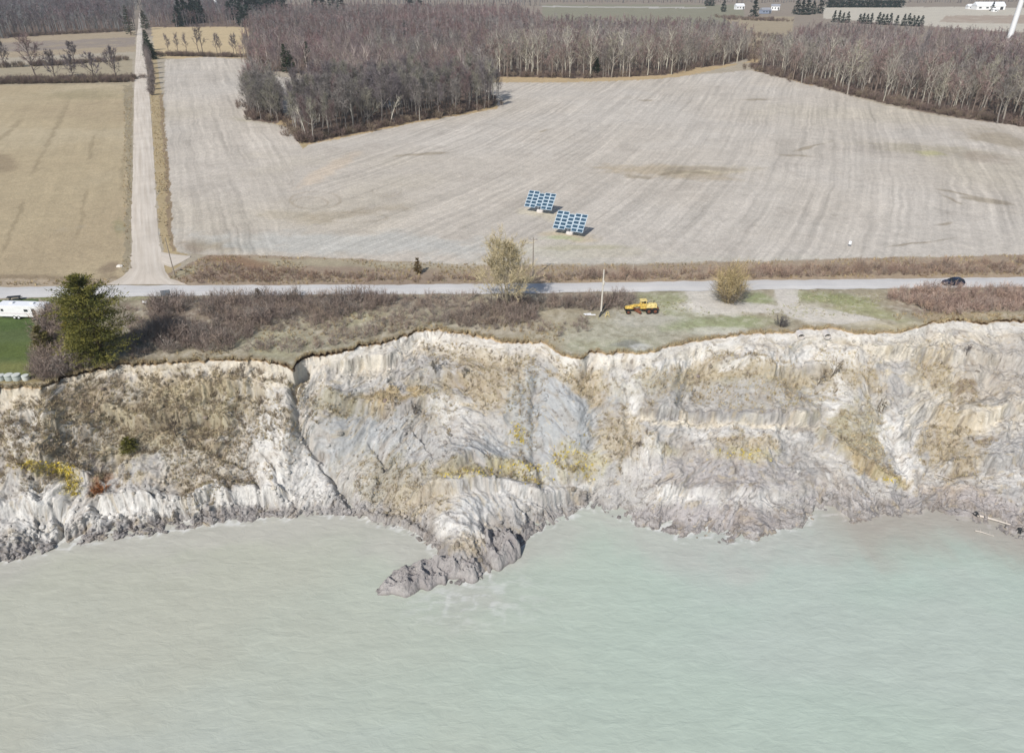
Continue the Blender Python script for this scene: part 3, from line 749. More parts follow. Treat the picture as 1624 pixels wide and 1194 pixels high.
pat('cream', 1520, 620, 110, 70, 40, k=0.6); vpat('tan', 1490, 590, 60, 26, 40, k=0.7); pat('mud', 1580, 600, 60, 60, 30, k=0.7); vpat('brown', 1535, 610, 14, 10, k=0.8); pat('cream', 1550, 665, 60, 12, k=0.9)
vpat('tan', 1510, 700, 46, 50, k=0.85); vpat('brown', 1555, 700, 24, 12, k=0.8); vpat('brown', 1530, 755, 26, 10, k=0.5); pat('grey', 1600, 720, 44, 26, -10, k=0.95, nz=0.2); pat('white', 1590, 760, 60, 10, -5, k=0.7)
C['cove'] = alb(176, 162, 146); pat('cove', 1525, 790, 62, 16, 12, k=0.95, nz=0.25); pat('cove', 1590, 822, 50, 16, 16, k=0.7, nz=0.3); pat('brown', 1522, 790, 48, 9, 10, k=0.35, nz=0.2); pat('mauve', 1550, 810, 90, 24, 10, k=0.9, nz=0.3); pat('mauve', 1350, 800, 90, 26, k=0.6); pat('pale', 1390, 780, 20, 18, k=0.7)
vpat('yel', 72, 742, 40, 8, 12, k=0.95, nz=0.6); vpat('yel', 112, 765, 16, 18, 40, k=0.8, nz=0.6); vpat('rust', 155, 765, 22, 16, -20, k=0.8, nz=0.6); vpat('rust', 120, 640, 40, 8, k=0.3)
vq = vv[3:]
# pale fresh scarp under the turf; wet grey toe
bc = lay(bc, ss(0.15, 0.05, vq + 0.05 * pn) * (0.5 + 0.4 * ss(-0.4, 0.4, pn)), C['cream'])
bc = lay(bc, ss(0.10, 0.03, vq + 0.03 * pn) * ss(430, 640, PC) * 0.6, C['white'])
wetk = ss(0.865, 0.93, vq + 0.03 * pn) * (0.6 + 0.35 * ss(470, 420, PC) + 0.3 * ss(640, 690, PC) * ss(900, 840, PC))
bc = lay(bc, np.clip(wetk, 0, 0.95), lin((146, 141, 138)) * K)
bc = lay(bc, ss(0.975, 1.0, vq) * 0.6, lin((120, 114, 110)) * K)
# darker brown mottling of the clay along noise ridges
bc = lay(bc, ss(0.35, 0.9, ridged(wx[3:] / 3.1 + 4, wz[3:] / 3.6, 3, 221)) * 0.35, C['brown'] * 1.1)
bc = lay(bc, veg * ss(0.0, 0.7, fbm(wx[3:] / 1.1, wz[3:] / 1.0, 3, 223)) * 0.5, C['brown'])
bc = lay(bc, veg * ss(0.1, 0.8, -pf) * 0.3, C['pale'])
rgh = np.clip(rough[3:] * (0.35 + 0.65 * ss(-0.5, 0.4, pnl)), 0, 1); nv_ = (1 - veg) * (0.35 + 0.65 * rgh)
bc = lay(bc, nv_ * ss(0.2, 0.9, pf) * 0.32, C['white']); bc = lay(bc, nv_ * ss(0.25, 0.9, -pf + 0.2 * pn) * 0.5, C['dark'])
bc = bc * (1 + 0.16 * (gv_[3:] - 0.5) * nv_ + 0.14 * (ev_[3:] - 0.5) * blkm[3:])[..., None]
bc = lay(bc, ss(0.45, 0.8, fbm(wx[3:] / 1.5 + 20, wz[3:] / 1.2, 4, 233, 0.6)) * 0.5, C['tan'])
bc = lay(bc, ss(0.55, 0.85, fbm(wx[3:] / 0.6 + 20, wz[3:] / 0.6, 3, 235, 0.6)) * 0.55 * ss(1.0, 0.86, vq), lin((104, 92, 80)) * K)
soil = lin((84, 68, 54)) * K  # topsoil brown, also painting the black shadow under the turf lip
dk = pl([(-300, 0.3), (60, 0.4), (75, 1.0), (165, 1.0), (185, 0.6), (430, 0.6), (455, 1.0), (550, 0.95), (640, 0.7), (700, 0.5), (860, 0.35), (920, 0.7), (945, 0.5), (1000, 0.25), (1230, 0.25), (1250, 0.2), (1450, 0.3), (1490, 0.75), (1800, 0.8)], bx)
dk = np.clip(dk + 0.55 * fbm(bx / 12.0, bx * 0 + 4.4, 3, 193), 0, 1)[None, :, None]
lipc = (np.zeros((4, len(bx), 3)) + soil) * dk + (lin((206, 186, 152)) * K) * (1 - dk)
lipc[0] = lin((150, 134, 108)) * K; lipc[3] = lipc[3] * 0.6 + lin((190, 160, 118)) * K * 0.4
bcol = np.concatenate([lipc, bc], 0)
bcol[4:6] = bcol[4:6] * 0.75 + (lin((196, 166, 124)) * K) * 0.25
b_ = link('clay_bluff', gridmesh('clay_bluff', Bv, M_clay, bcol, {'rough': np.concatenate([np.ones((4, len(bx))), rgh], 0)}, flip=True))
tag(b_, kind='structure')
BPX, BPY = P(Bv[..., 0], Bv[..., 1], Bv[..., 2])
VEG = np.concatenate([np.zeros((4, len(bx))), veg], 0)

def on_bluff(px, py):
    j = int(np.clip(round((px - bx[0]) / BXS), 0, len(bx) - 1))
    i = int(np.argmin(np.abs(BPY[6:, j] - py))) + 6
    return Bv[i, j], VEG[i, j]
def any_ground(px, py):
    if py < lip_y(np.array([float(px)]))[0] - 1:
        p = U(px, py); return np.array([p[0], p[1], zg(p[0], p[1])])
    return on_bluff(px, py)[0].copy()

# ------------------------------------------------------------------ mud spit running out from the slump
def mud_block(px0, py0, px1, py1, wid, hgt, seed, name='clay_spit'):
    a = U(px0, py0, WATER)[:2]; c = U(px1, py1, WATER)[:2]
    n1, n2 = 220, 130
    u = np.linspace(-0.08, 1.06, n1)[:, None]; w = np.linspace(-1, 1, n2)[None, :]
    d = c - a; L = np.linalg.norm(d); d /= L; nn = np.array([-d[1], d[0]])
    wx_ = wid * (0.75 + 0.35 * fbm(u * L / 2.5, u * 0, 2, seed)) * (1 - 0.35 * np.clip(u, 0, 1)) * np.sqrt(np.clip(1.0 - ((u - 0.45) / 0.66) ** 4, 0.02, 1))
    X_ = a[0] + d[0] * u * L + nn[0] * w * wx_; Y_ = a[1] + d[1] * u * L + nn[1] * w * wx_
    X_ = X_ + 0 * w; Y_ = Y_ + 0 * w
    env = np.clip(1 - w ** 4, 0, 1) * np.clip(1 - ((u - 0.42) / 0.66) ** 6, 0, 1)
    h = hgt * env * (0.8 + 0.55 * ridged(X_ / 2.6, Y_ / 2.6, 4, seed + 3) + 0.25 * fbm(X_ / 4, Y_ / 4, 2, seed + 5)) * (1 - 0.45 * np.clip(u, 0, 1)) + env * 0.55 * ridged(X_ / 1.1, Y_ / 1.1, 4, seed + 8) + 0.18 * fbm(X_ / 0.5, Y_ / 0.5, 3, seed + 7)
    h = h - 1.6 * np.exp(-((ridged(X_ / 3.4, Y_ / 6.0, 1, seed + 9) + 0.85) / 0.30) ** 2) * env
    Z_ = WATER - 0.5 + h
    cc = np.zeros(X_.shape + (3,)) + lin((166, 161, 157)) * K
    cc = lay(cc, ss(-0.3, 0.6, fbm(X_ / 1.4, Y_ / 1.4, 3, seed + 11)) * 0.6, lin((142, 136, 134)) * K)
    cc = lay(cc, ss(0.5, -0.1, Z_ - WATER) * 0.7, lin((122, 116, 112)) * K)
    return np.stack([X_, Y_, Z_], -1), cc
vs, cs = mud_block(800, 868, 606, 936, 5.0, 3.1, 301)
o = link('clay_spit', gridmesh('clay_spit', vs, M_clay, cs, {'rough': np.full(cs.shape[:2], 1.0)})); tag(o, kind='structure')

# ------------------------------------------------------------------ lake
print('lake')
def water_mat():
    m, t, b = new_mat('silty lake water', 0.35, 0.35)
    a = nd(t, 'ShaderNodeVertexColor'); a.layer_name = 'Col'
    oc = objcoord(t)
    st = objcoord(t, (0.45, 1.0, 1.0))
    c = scalecol(t, a.outputs[0], mrange(t, noise_node(t, 0.35, 5, 0.6, vec=st, dist=0.6), 0.25, 0.75, 0.94, 1.06))
    c = scalecol(t, c, mrange(t, noise_node(t, 1.6, 4, 0.6, vec=st, dist=0.4), 0.25, 0.75, 0.97, 1.03))
    t.links.new(c, b.inputs['Base Color'])
    b.inputs['IOR'].default_value = 1.33
    h = mathn(t, 'ADD', noise_node(t, 0.8, 5, 0.55, vec=st, dist=0.5), mathn(t, 'MULTIPLY', noise_node(t, 0.22, 3, 0.5, vec=st), 1.2))
    bump(t, b, h, 0.42, 0.30)
    return m
M_water = water_mat()
lx = np.concatenate([np.linspace(-520, -116, 60), np.arange(-115, 116, 0.34), np.linspace(117, 520, 60)]); ly = np.concatenate([np.linspace(-260, 29, 60), np.arange(30, 112, 0.34), np.linspace(113, 190, 20)])
LX, LY = np.meshgrid(lx, ly)
lpx, lpy = P(LX, np.maximum(LY, 30), WATER + 0 * LX)
shd = (LY - np.interp(LX, SJ[:, 0], SJ[:, 1]))     # metres past the shore line (negative: open water)
wn = fbm(LX / 40, LY / 25, 4, 401)
wc = np.zeros(LX.shape + (3,)) + alb(181, 192, 178)
wc = lay(wc, ss(20, -60, LX + 25 * wn) * 0.75, alb(186, 183, 167))
wc = lay(wc, ss(5, 50, LX + 20 * wn) * ss(-60, 20, shd) * 0.7, alb(176, 193, 181))
wc = lay(wc, ss(0.1, 0.9, wn) * 0.4, alb(187, 191, 183))
wr = ridged(LX / 2.2, LY / 1.4, 3, 407); wf = fbm(LX / 3.0, LY / 2.0, 4, 409)
wc = lay(wc, ss(-11, -0.5, shd + 4 * fbm(LX / 9, LY / 5, 3, 405)) * 0.55, alb(190, 186, 178))
band_ = np.sin((shd + 1.2 * wf) * 2.4) * 0.5 + 0.5
wc = lay(wc, ss(-14, -1, shd) * band_ * 0.12, alb(150, 148, 142))
wc = lay(wc, ss(-1.5, -0.1, shd + 0.6 * wf) * ss(0.25, 0.7, wr) * 0.75, alb(226, 226, 222))
wc = lay(wc, ss(48, 62, LX) * ss(-14, -2, shd + 3 * wn + wf) * 0.65, alb(168, 156, 144))
wc = lay(wc, np.exp(-((LX + 6) / 9) ** 2) * np.exp(-((LY - 76) / 5) ** 2) * ss(0.2, 0.7, wr) * 0.5, alb(222, 222, 218))
o = link('lake_water', gridmesh('lake_water', np.stack([LX, LY, WATER + 0 * LX], -1), M_water, wc)); tag(o, kind='structure')

# ------------------------------------------------------------------ roads
print('roads')
def gravel_mat(name, c, c2, along='x'):
    m, t, b = new_mat(name, 0.9, 0.2)
    oc = objcoord(t)
    ac = nd(t, 'ShaderNodeAttribute', attribute_name='across').outputs['Fac']
    al = nd(t, 'ShaderNodeAttribute', attribute_name='along').outputs['Fac']
    cb = nd(t, 'ShaderNodeCombineXYZ'); t.links.new(mathn(t, 'MULTIPLY', ac, 7.0), cb.inputs[0]); t.links.new(mathn(t, 'MULTIPLY', al, 0.03), cb.inputs[1])
    v_ = cb.outputs[0]
    mx = nd(t, 'ShaderNodeMix', data_type='RGBA')
    t.links.new(mrange(t, noise_node(t, 1.0, 3, vec=v_), 0.3, 0.7, 0, 1), mx.inputs[0])
    mx.inputs[6].default_value = (*[float(q) for q in c], 1); mx.inputs[7].default_value = (*[float(q) for q in c2], 1)
    c = scalecol(t, mx.outputs[2], mrange(t, noise_node(t, 0.12, 4, vec=oc), 0.3, 0.7, 0.92, 1.08))
    c = scalecol(t, c, mrange(t, noise_node(t, 5.0, 3, vec=oc), 0.25, 0.75, 0.93, 1.07))
    t.links.new(c, b.inputs['Base Color'])
    bump(t, b, noise_node(t, 6.0, 3, vec=oc), 0.3, 0.08)
    return m
M_road = gravel_mat('pale road surface', alb(198, 196, 194), alb(212, 208, 202))
M_lane = gravel_mat('gravel lane', alb(196, 184, 168), alb(220, 210, 196), 'y')

def strip(name, mat, left, right, z=0.03, jit=0.3, seed=1):
    """surface between two edges given as picture points of equal count, densified"""
    L = np.array(left, float); Rr = np.array(right, float)
    A = U(L[:, 0], L[:, 1])[:, :2]; B = U(Rr[:, 0], Rr[:, 1])[:, :2]
    k = np.concatenate([[0], np.cumsum(np.linalg.norm(np.diff((A + B) / 2, axis=0), axis=1))])
    n = int(min(1400, k[-1] / 0.7)); q = np.linspace(0, k[-1], n)
    A = np.stack([np.interp(q, k, A[:, i]) for i in (0, 1)], 1); B = np.stack([np.interp(q, k, B[:, i]) for i in (0, 1)], 1)
    d = A - B; d /= np.linalg.norm(d, axis=1, keepdims=True)
    A = A + d * (jit * fbm(q / 3.0, q * 0 + seed, 4, seed))[:, None]; B = B - d * (jit * fbm(q / 3.0, q * 0 + seed + 9, 4, seed + 5))[:, None]
    w = np.linspace(0, 1, 7)[:, None, None]
    V = A[None] * (1 - w) + B[None] * w
    zz = z + 0.12 * (1 - (2 * w[..., 0] - 1) ** 2) + np.zeros((7, n))
    fy = 0.36 * ss(250, 420, V[..., 1]); zz = zz + fy * fbm(V[..., 0] / 90, V[..., 1] / 90, 2, 81) + 0.25 * ss(250, 700, V[..., 1])
    me = gridmesh(name, np.concatenate([V, zz[..., None]], -1), mat, np.ones((7, n, 3)), {'across': w[..., 0] + np.zeros((7, n)), 'along': q[None, :] + np.zeros((7, n))})
    o = link(name, me); tag(o, kind='structure'); return o

strip('gravel_lane', M_lane, [(168, 452), (196, 438), (208, 424), (209, 380), (208, 340), (210, 300), (211, 250), (212, 200), (213, 150), (214, 110), (216, 80), (217, 60), (219, 45), (220, 30), (221, 18)],
      [(300, 452), (270, 442), (262, 430), (256, 400), (251, 370), (248, 330), (247, 300), (244, 250), (240, 190), (237, 150), (233, 110), (229, 80), (226, 60), (225, 45), (224, 30), (224, 18)][:15], z=0.02, seed=3)
strip('field_entrance', M_lane, [(254, 400), (270, 403), (290, 405), (303, 407)], [(258, 420), (272, 424), (285, 418), (301, 409)], z=0.05, jit=0.4, seed=13)
strip('shore_road', M_road, [(-320, 462), (0, 456), (200, 453), (400, 453), (600, 452), (800, 450), (1000, 447.5), (1200, 445), (1400, 442.5), (1624, 440), (1950, 436)],
      [(-320, 480), (0, 473), (200, 471), (400, 469), (600, 467.5), (800, 465.5), (1000, 463), (1200, 460), (1400, 458), (1624, 455), (1950, 451)], z=0.06, jit=0.35, seed=23)
# ------------------------------------------------------------------ PLANTS
print('plants')
class TM:
    """triangle soup with colours"""
    def __init__(s): s.v = []; s.t = []; s.c = []; s.n = 0
    def tube(s, pts, rad, n=4, c=(1, 1, 1)):
        m = MB(); m.tube(pts, rad, n, 0, (1, 1, 1), False)
        v = np.concatenate(m.v); q = np.array(m.f4).reshape(-1, 4)
        t = np.concatenate([q[:, [0, 1, 2]], q[:, [0, 2, 3]]])
        s.raw(v, t, c)
    def raw(s, v, t, c):
        s.v.append(v); s.t.append(np.asarray(t) + s.n); s.c.append(np.broadcast_to(np.asarray(c, float), (len(v), 3))); s.n += len(v)
    def slivers(s, p, q, w, c):
        """thin triangles: p root, q tip, w width"""
        p = np.asarray(p, float); q = np.asarray(q, float); n = len(p)
        d = q - p; r = R.normal(size=(n, 3)); e = np.cross(d, r); e /= (np.linalg.norm(e, axis=1, keepdims=True) + 1e-9)
        w = np.broadcast_to(np.asarray(w, float), (n,))[:, None] / 2
        v = np.stack([p - e * w, p + e * w, q], 1).reshape(-1, 3)
        c = np.asarray(c, float)
        if c.ndim == 2: c = np.repeat(c, 3, 0)
        s.raw(v, np.arange(3 * n).reshape(-1, 3), c)
    def arrays(s): return np.concatenate(s.v), np.concatenate(s.t), np.concatenate(s.c)
    def mesh(s, name, mat):
        v, t, c = s.arrays(); return mesh_from(name, v, t, mat, c)

def bare_tree(h, bark, twig, limbs=15, spread=0.34, sub=5, tw=6, lean=0.0, wmul=1.0, low=0.35, stems=1):
    """trunk and limbs, then sprays of fine twigs; returns trunk, crown"""
    T = TM(); Cn = TM(); bark = np.asarray(bark); twig = np.asarray(twig)
    LP, LQ, LW = [], [], []; TP, TQ = [], []
    for st in range(stems):
        off = R.normal(size=2) * 0.12 * h * (stems > 1) * 0.5; a0 = R.rand() * 6.28
        k = 7; zz = np.linspace(0, 0.93 * h, k)
        bend = np.cumsum(R.normal(size=(k, 2)) * h * 0.010, 0); bend[0] = 0
        pts = np.stack([bend[:, 0] + (lean + off[0] * 2 / h) * zz, bend[:, 1] + off[1] * 2 / h * zz, zz], 1)
        r0 = h * 0.013 / math.sqrt(stems) + 0.03
        T.tube(pts, np.linspace(r0, 0.03, k) * wmul ** 0.5, 5, bark)
        for i in range(limbs // stems):
            f = low + (0.97 - low) * (i + R.rand()) / (limbs / stems)
            b = np.array([np.interp(f * 0.93 * h, zz, pts[:, j]) for j in range(3)])
            a = R.rand() * 6.28; L = h * spread * (1.25 - f * 0.75) * (0.7 + 0.5 * R.rand())
            el = math.radians(32 + 35 * f + R.normal() * 8)
            d = np.array([math.cos(a) * math.cos(el), math.sin(a) * math.cos(el), math.sin(el)])
            m = b + d * L * 0.5 + R.normal(size=3) * L * 0.05; e = b + d * L + np.array([0, 0, L * 0.12])
            T.tube([b, m, e], np.array([r0 * 0.42, r0 * 0.25, 0.02]) * wmul ** 0.5, 3, bark * 0.95)
            for j in range(sub):
                g = 0.3 + 0.7 * R.rand(); s0 = b + (e - b) * g; dd = d * 0.7 + R.normal(size=3) * 0.45 + np.array([0, 0, 0.25]); dd /= np.linalg.norm(dd)
                s1 = s0 + dd * L * 0.42 * (0.6 + 0.6 * R.rand()); LP.append(s0); LQ.append(s1); LW.append(0.07)
                for q in range(tw):
                    u = 0.25 + 0.75 * R.rand(); t0 = s0 + (s1 - s0) * u; d2 = dd * 0.6 + R.normal(size=3) * 0.55 + np.array([0, 0, 0.2]); d2 /= np.linalg.norm(d2)
                    TP.append(t0); TQ.append(t0 + d2 * (0.07 * h + 0.3) * (0.5 + 0.8 * R.rand()))
    mixc = lambda n: twig * (0.75 + 0.5 * R.rand(n, 1))
    Cn.slivers(LP, LQ, np.array(LW) * wmul * 1.2, bark * 0.5 + mixc(len(LP)) * 0.5)
    Cn.slivers(TP, TQ, 0.075 * wmul, mixc(len(TP)))
    return T, Cn

def shrub(h, rad, stem, twig, stems=22, tw=7, w=0.05, flare=1.0, hollow=0.0):
    T = TM(); Cn = TM(); LP, LQ, TP, TQ = [], [], [], []
    for i in range(stems):
        a = R.rand() * 6.28; rr = rad * math.sqrt(R.rand()); L = h * (0.6 + 0.4 * R.rand()) * math.sqrt(max(0.15, 1 - 0.6 * (rr / rad) ** 2))
        b = np.array([math.cos(a) * rr * 0.3, math.sin(a) * rr * 0.3, 0]); e = np.array([math.cos(a) * rr * flare, math.sin(a) * rr * flare, L])
        m = (b + e) / 2 + np.array([math.cos(a), math.sin(a), 0]) * rr * 0.1
        LP += [b, m]; LQ += [m + (e - b) * 0.08, e]
        for q in range(tw):
            u = 0.25 + 0.75 * R.rand(); t0 = b + (e - b) * u; d2 = (e - b) / (np.linalg.norm(e - b) + 1e-6) * 0.7 + R.normal(size=3) * 0.5; d2 /= np.linalg.norm(d2)
            TP.append(t0); TQ.append(t0 + d2 * h * 0.28 * (0.5 + R.rand()))
    T.slivers(LP, LQ, w * 1.6, np.asarray(stem) * (0.8 + 0.4 * R.rand(len(LP), 1)))
    Cn.slivers(TP, TQ, w, np.asarray(twig) * (0.7 + 0.6 * R.rand(len(TP), 1)))
    return T, Cn

def conifer(h, rad, c1, c2, whorls=26, per=7, spray=26, shape=0.8, low=0.12, sw=0.12, sl=0.55, droop=0.1, irr=0.2):
    """trunk with boughs; each bough carries sprays of short needles"""
    T = TM(); Cn = TM()
    T.tube([(0, 0, 0), (0.01 * h, 0, h * 0.5), (0, 0, h * 0.97)], [h * 0.018 + 0.04, h * 0.010 + 0.03, 0.02], 6, lin((96, 80, 66)) * K)
    c1 = np.asarray(c1); c2 = np.asarray(c2); PPs, QQs, CC = [], [], []
    for i in range(whorls):
        f = low + (1 - low) * (i + 0.5 * R.rand()) / whorls
        rr = rad * (min(1, (1 - f) / shape) ** 0.75) * (0.55 + 0.45 * min(1, (f - low) / 0.18 + 0.3))
        for j in range(per):
            a = R.rand() * 6.28; L = max(0.25, rr * (1 - irr + 2 * irr * R.rand()))
            b = np.array([0, 0, f * h]); d = np.array([math.cos(a), math.sin(a), 0.28 - droop * 2 + 0.5 * (f - 0.5)])
            e = b + d * L
            if L > 0.8: T.slivers([b], [e], 0.08, lin((96, 80, 66)) * K)
            n = int(spray * (0.4 + 0.8 * L / rad)) + 3
            u = R.rand(n) ** 0.6
            root = b + (e - b) * u[:, None] + R.normal(size=(n, 3)) * np.array([0.16, 0.16, 0.07]) * L * 0.7
            dd = d[None] * 0.8 + R.normal(size=(n, 3)) * 0.55 + np.array([0, 0, 0.15]); dd /= np.linalg.norm(dd, axis=1, keepdims=True)
            PPs.append(root); QQs.append(root + dd * sl * (0.6 + 0.8 * R.rand(n, 1)))
            mix = np.clip(R.rand() * 0.7 + 0.3 * R.rand(n, 1), 0, 1); CC.append(c1 * (1 - mix) + c2 * mix)
    Cn.slivers(np.concatenate(PPs), np.concatenate(QQs), sw, np.concatenate(CC))
    return T, Cn

def stamp(protos, pts, scale, seed, cmul=None, zs=None):
    """many copies of small shapes in one mesh (for growth nobody could count)"""
    rr = np.random.RandomState(seed); V, Tt, Cc = [], [], []; n0 = 0
    pts = np.asarray(pts, float); which = rr.randint(0, len(protos), len(pts)); sc = np.broadcast_to(scale, (len(pts),)) * (0.68 + 0.6 * rr.rand(len(pts)) ** 1.2)
    cm = 0.74 + 0.52 * rr.rand(len(pts), 1)
    if cmul is not None: cm = cm * cmul
    cm = np.broadcast_to(cm, (len(pts), 3)) if cm.shape[1] == 1 else cm
    for k, (v, t, c) in enumerate(protos):
        sel = np.where(which == k)[0]
        if not len(sel): continue
        a = rr.rand(len(sel)) * 6.28; ca, sa = np.cos(a), np.sin(a)
        x = v[None, :, 0] * ca[:, None] - v[None, :, 1] * sa[:, None]; y = v[None, :, 0] * sa[:, None] + v[None, :, 1] * ca[:, None]
        z = np.broadcast_to(v[None, :, 2], x.shape)
        p = np.stack([x, y, z], -1) * sc[sel][:, None, None] + pts[sel][:, None, :]
        V.append(p.reshape(-1, 3)); Tt.append((t[None] + (np.arange(len(sel)) * len(v))[:, None, None]).reshape(-1, 3) + n0)
        Cc.append((c[None] * cm[sel][:, None, :]).reshape(-1, 3)); n0 += len(sel) * len(v)
    return np.concatenate(V), np.concatenate(Tt), np.concatenate(Cc)

def join(*tms):
    V, Tt, Cc = [], [], []; n = 0
    for tm in tms:
        v, t, c = tm.arrays(); V.append(v); Tt.append(t + n); Cc.append(c); n += len(v)
    return np.concatenate(V), np.concatenate(Tt), np.concatenate(Cc)

A = lambda r, g, b: lin((r, g, b)) * K
GREYB = A(138, 132, 126); PALEB = A(176, 171, 160); BRNB = A(116, 104, 98)
T_GREY = A(134, 128, 123); T_RED = A(128, 110, 108); T_PUR = A(122, 114, 115); T_OLV = A(142, 138, 124); T_YEL = A(176, 160, 108)

# near trees: one of each kind with trunk and crown, then copies
def proto(kind_name, T, Cn, label, cat, group=None):
    r = thing(kind_name, label, cat, (0, 0, 0), 0, group)
    link('trunk', T.mesh('trunk', M_bark), r); link('crown', Cn.mesh('crown', M_bark), r)
    return r
kinds = []
for hh, bk, tg_, kw in ((17, GREYB, T_GREY, {}), (19, GREYB, T_PUR, dict(spread=0.28)), (16, BRNB, T_RED, dict(spread=0.36)), (20, PALEB, T_OLV, dict(spread=0.24, low=0.4)),
                        (18, PALEB, T_GREY, dict(spread=0.26, low=0.45)), (15, GREYB, T_OLV, dict(spread=0.4)), (18, BRNB, T_RED, dict(spread=0.3)), (14, GREYB, T_GREY, dict(stems=3, low=0.25))):
    kinds.append((hh, bare_tree(hh, bk, tg_, limbs=22, sub=7, tw=8, **kw)))
lod = []
for hh, bk, tg_ in ((17, GREYB, T_GREY), (18, GREYB, T_PUR), (16, BRNB, T_RED), (19, PALEB, T_GREY), (16, BRNB, T_RED), (18, GREYB, T_OLV)):
    T_, C_ = bare_tree(hh, bk, tg_, limbs=13, sub=4, tw=6, wmul=1.7, low=0.3, spread=0.42)
    lod.append(join(T_, C_))
lod2 = []
for hh, bk, tg_ in ((17, GREYB, T_PUR), (16, BRNB, T_RED), (17, GREYB, T_GREY), (16, BRNB, T_RED)):
    T_, C_ = bare_tree(hh, bk, tg_, limbs=7, sub=3, tw=3, wmul=4.2, low=0.45)
    lod2.append(join(T_, C_))

def scatter(pts, spacing, seed, edge_k=0.0):
    """jittered grid inside an outline given in picture positions, in world metres"""
    rr = np.random.RandomState(seed)
    pw = U([q[0] for q in pts], [max(q[1], -20) for q in pts])[:, :2]
    lo, hi = pw.min(0), pw.max(0)
    xs = np.arange(lo[0], hi[0], spacing); ys_ = np.arange(lo[1], hi[1], spacing)
    X_, Y_ = np.meshgrid(xs, ys_); X_ = (X_ + rr.rand(*X_.shape) * spacing).ravel(); Y_ = (Y_ + rr.rand(*Y_.shape) * spacing).ravel()
    m = inpoly(X_ + edge_k * fbm(X_ / 14, Y_ / 14, 3, seed + 900), Y_ + edge_k * fbm(X_ / 14 + 9, Y_ / 14, 3, seed + 901), [tuple(q) for q in pw])
    X_, Y_ = X_[m], Y_[m]
    a, b_ = P(X_, Y_, 0 * X_); k = (a > -190) & (a < W0 + 190) & (b_ > -12)
    return X_[k], Y_[k]

GRP = {'grove': ('bare leafless tree in the grove that juts into the pale field', 'trees of the grove in the field'),
       'clump': ('bare multi branched tree in the small clump left of the grove', 'trees of the small clump beside the grove'),
       'central': ('bare grey tree along the near edge of the central woods', 'edge trees of the central woods'),
       'east': ('bare pale trunked tree in the woods right of the big field', 'edge trees of the right hand woods')}
cand = []; rest = []
for k, (spc, sd) in {'grove': (5.4, 1), 'clump': (3.6, 2), 'central': (6.6, 3), 'east': (6.2, 4), 'northwest': (8.0, 5), 'north': (9.0, 6)}.items():
    X_, Y_ = scatter(WOODS[k], spc, sd, {'grove': 2.5, 'clump': 1.5}.get(k, 9.0))
    for x, y in zip(X_, Y_): cand.append((math.hypot(x, y), x, y, k))
cand.sort(key=lambda q: q[0])
near = [q for q in cand if q[3] in GRP][:268]
nearset = set(id(q) for q in near)
rest = [q for q in cand if id(q) not in nearset]
print('trees', len(cand), 'near', len(near), 'to', near[-1][0])
protos_by = {}
for i, (d, x, y, k) in enumerate(near):
    rr = np.random.RandomState(1000 + i)
    ki = {'grove': [0, 1, 0, 3, 4, 6, 5, 1], 'clump': [7, 5, 7, 0], 'central': [0, 1, 3, 4, 0, 2], 'east': [3, 4, 4, 5, 0, 3, 1, 3]}[k][rr.randint(0, 4 if k == 'clump' else (6 if k == 'central' else 8))]
    lab, grp = GRP[k]
    if ki not in protos_by:
        T_, C_ = kinds[ki][1]; protos_by[ki] = proto('bare_tree', T_, C_, lab, 'tree', grp); o = protos_by[ki]
    else: o = copy_tree(protos_by[ki])
    s_ = {'grove': 1.0, 'clump': 0.95, 'central': 1.12, 'east': 1.12}[k] * (0.72 + 0.42 * rr.rand())
    o.location = (x, y, zg(x, y) - 0.1); o.rotation_euler = (rr.normal() * 0.03, rr.normal() * 0.03, rr.rand() * 6.28); o.scale = (s_, s_, s_)
    o['label'] = lab; o['group'] = grp
# everything farther back reads as one mass
rx = np.array([[q[1], q[2], 0] for q in rest]); rd = np.array([q[0] for q in rest])
kk = np.array([q[3] for q in rest])
n_red = fbm(rx[:, 0] / 70, rx[:, 1] / 70, 3, 501)
ppx, ppy = P(rx[:, 0], rx[:, 1], 0)
edge_y = np.where(kk == 'east', pl([(1200, 112), (1290, 134), (1400, 163), (1530, 188), (1624, 200), (1900, 240)], ppx), pl([(400, 100), (520, 122), (1000, 124), (1100, 110), (1190, 95)], ppx))
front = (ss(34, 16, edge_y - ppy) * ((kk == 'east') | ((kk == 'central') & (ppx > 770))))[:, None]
tone = np.where(n_red[:, None] > 0.05, np.array([[1.06, 0.96, 0.97]]), np.array([[1.0, 1.0, 1.0]])) * (1 + 0.18 * fbm(rx[:, 0] / 30, rx[:, 1] / 30, 2, 503))[:, None]
hm = np.where(kk == 'east', 0.55 + 0.5 * ss(70, 140, ppy), np.where(kk == 'central', 0.72 + 0.3 * ss(70, 110, ppy) * ss(700, 800, ppx), np.where(kk == 'northwest', 0.95, 0.8)))
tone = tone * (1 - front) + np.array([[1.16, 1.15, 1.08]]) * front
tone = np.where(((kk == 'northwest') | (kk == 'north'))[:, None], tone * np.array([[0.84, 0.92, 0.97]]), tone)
m1 = rd < 620
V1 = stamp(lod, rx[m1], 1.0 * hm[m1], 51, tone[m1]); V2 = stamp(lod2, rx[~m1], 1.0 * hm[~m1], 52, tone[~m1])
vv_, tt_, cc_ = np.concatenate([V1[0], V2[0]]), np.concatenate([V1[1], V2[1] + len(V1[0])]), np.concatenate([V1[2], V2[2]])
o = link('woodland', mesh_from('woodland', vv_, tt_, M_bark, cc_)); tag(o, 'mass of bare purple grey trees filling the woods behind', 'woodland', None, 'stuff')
print('woodland tris', len(tt_))

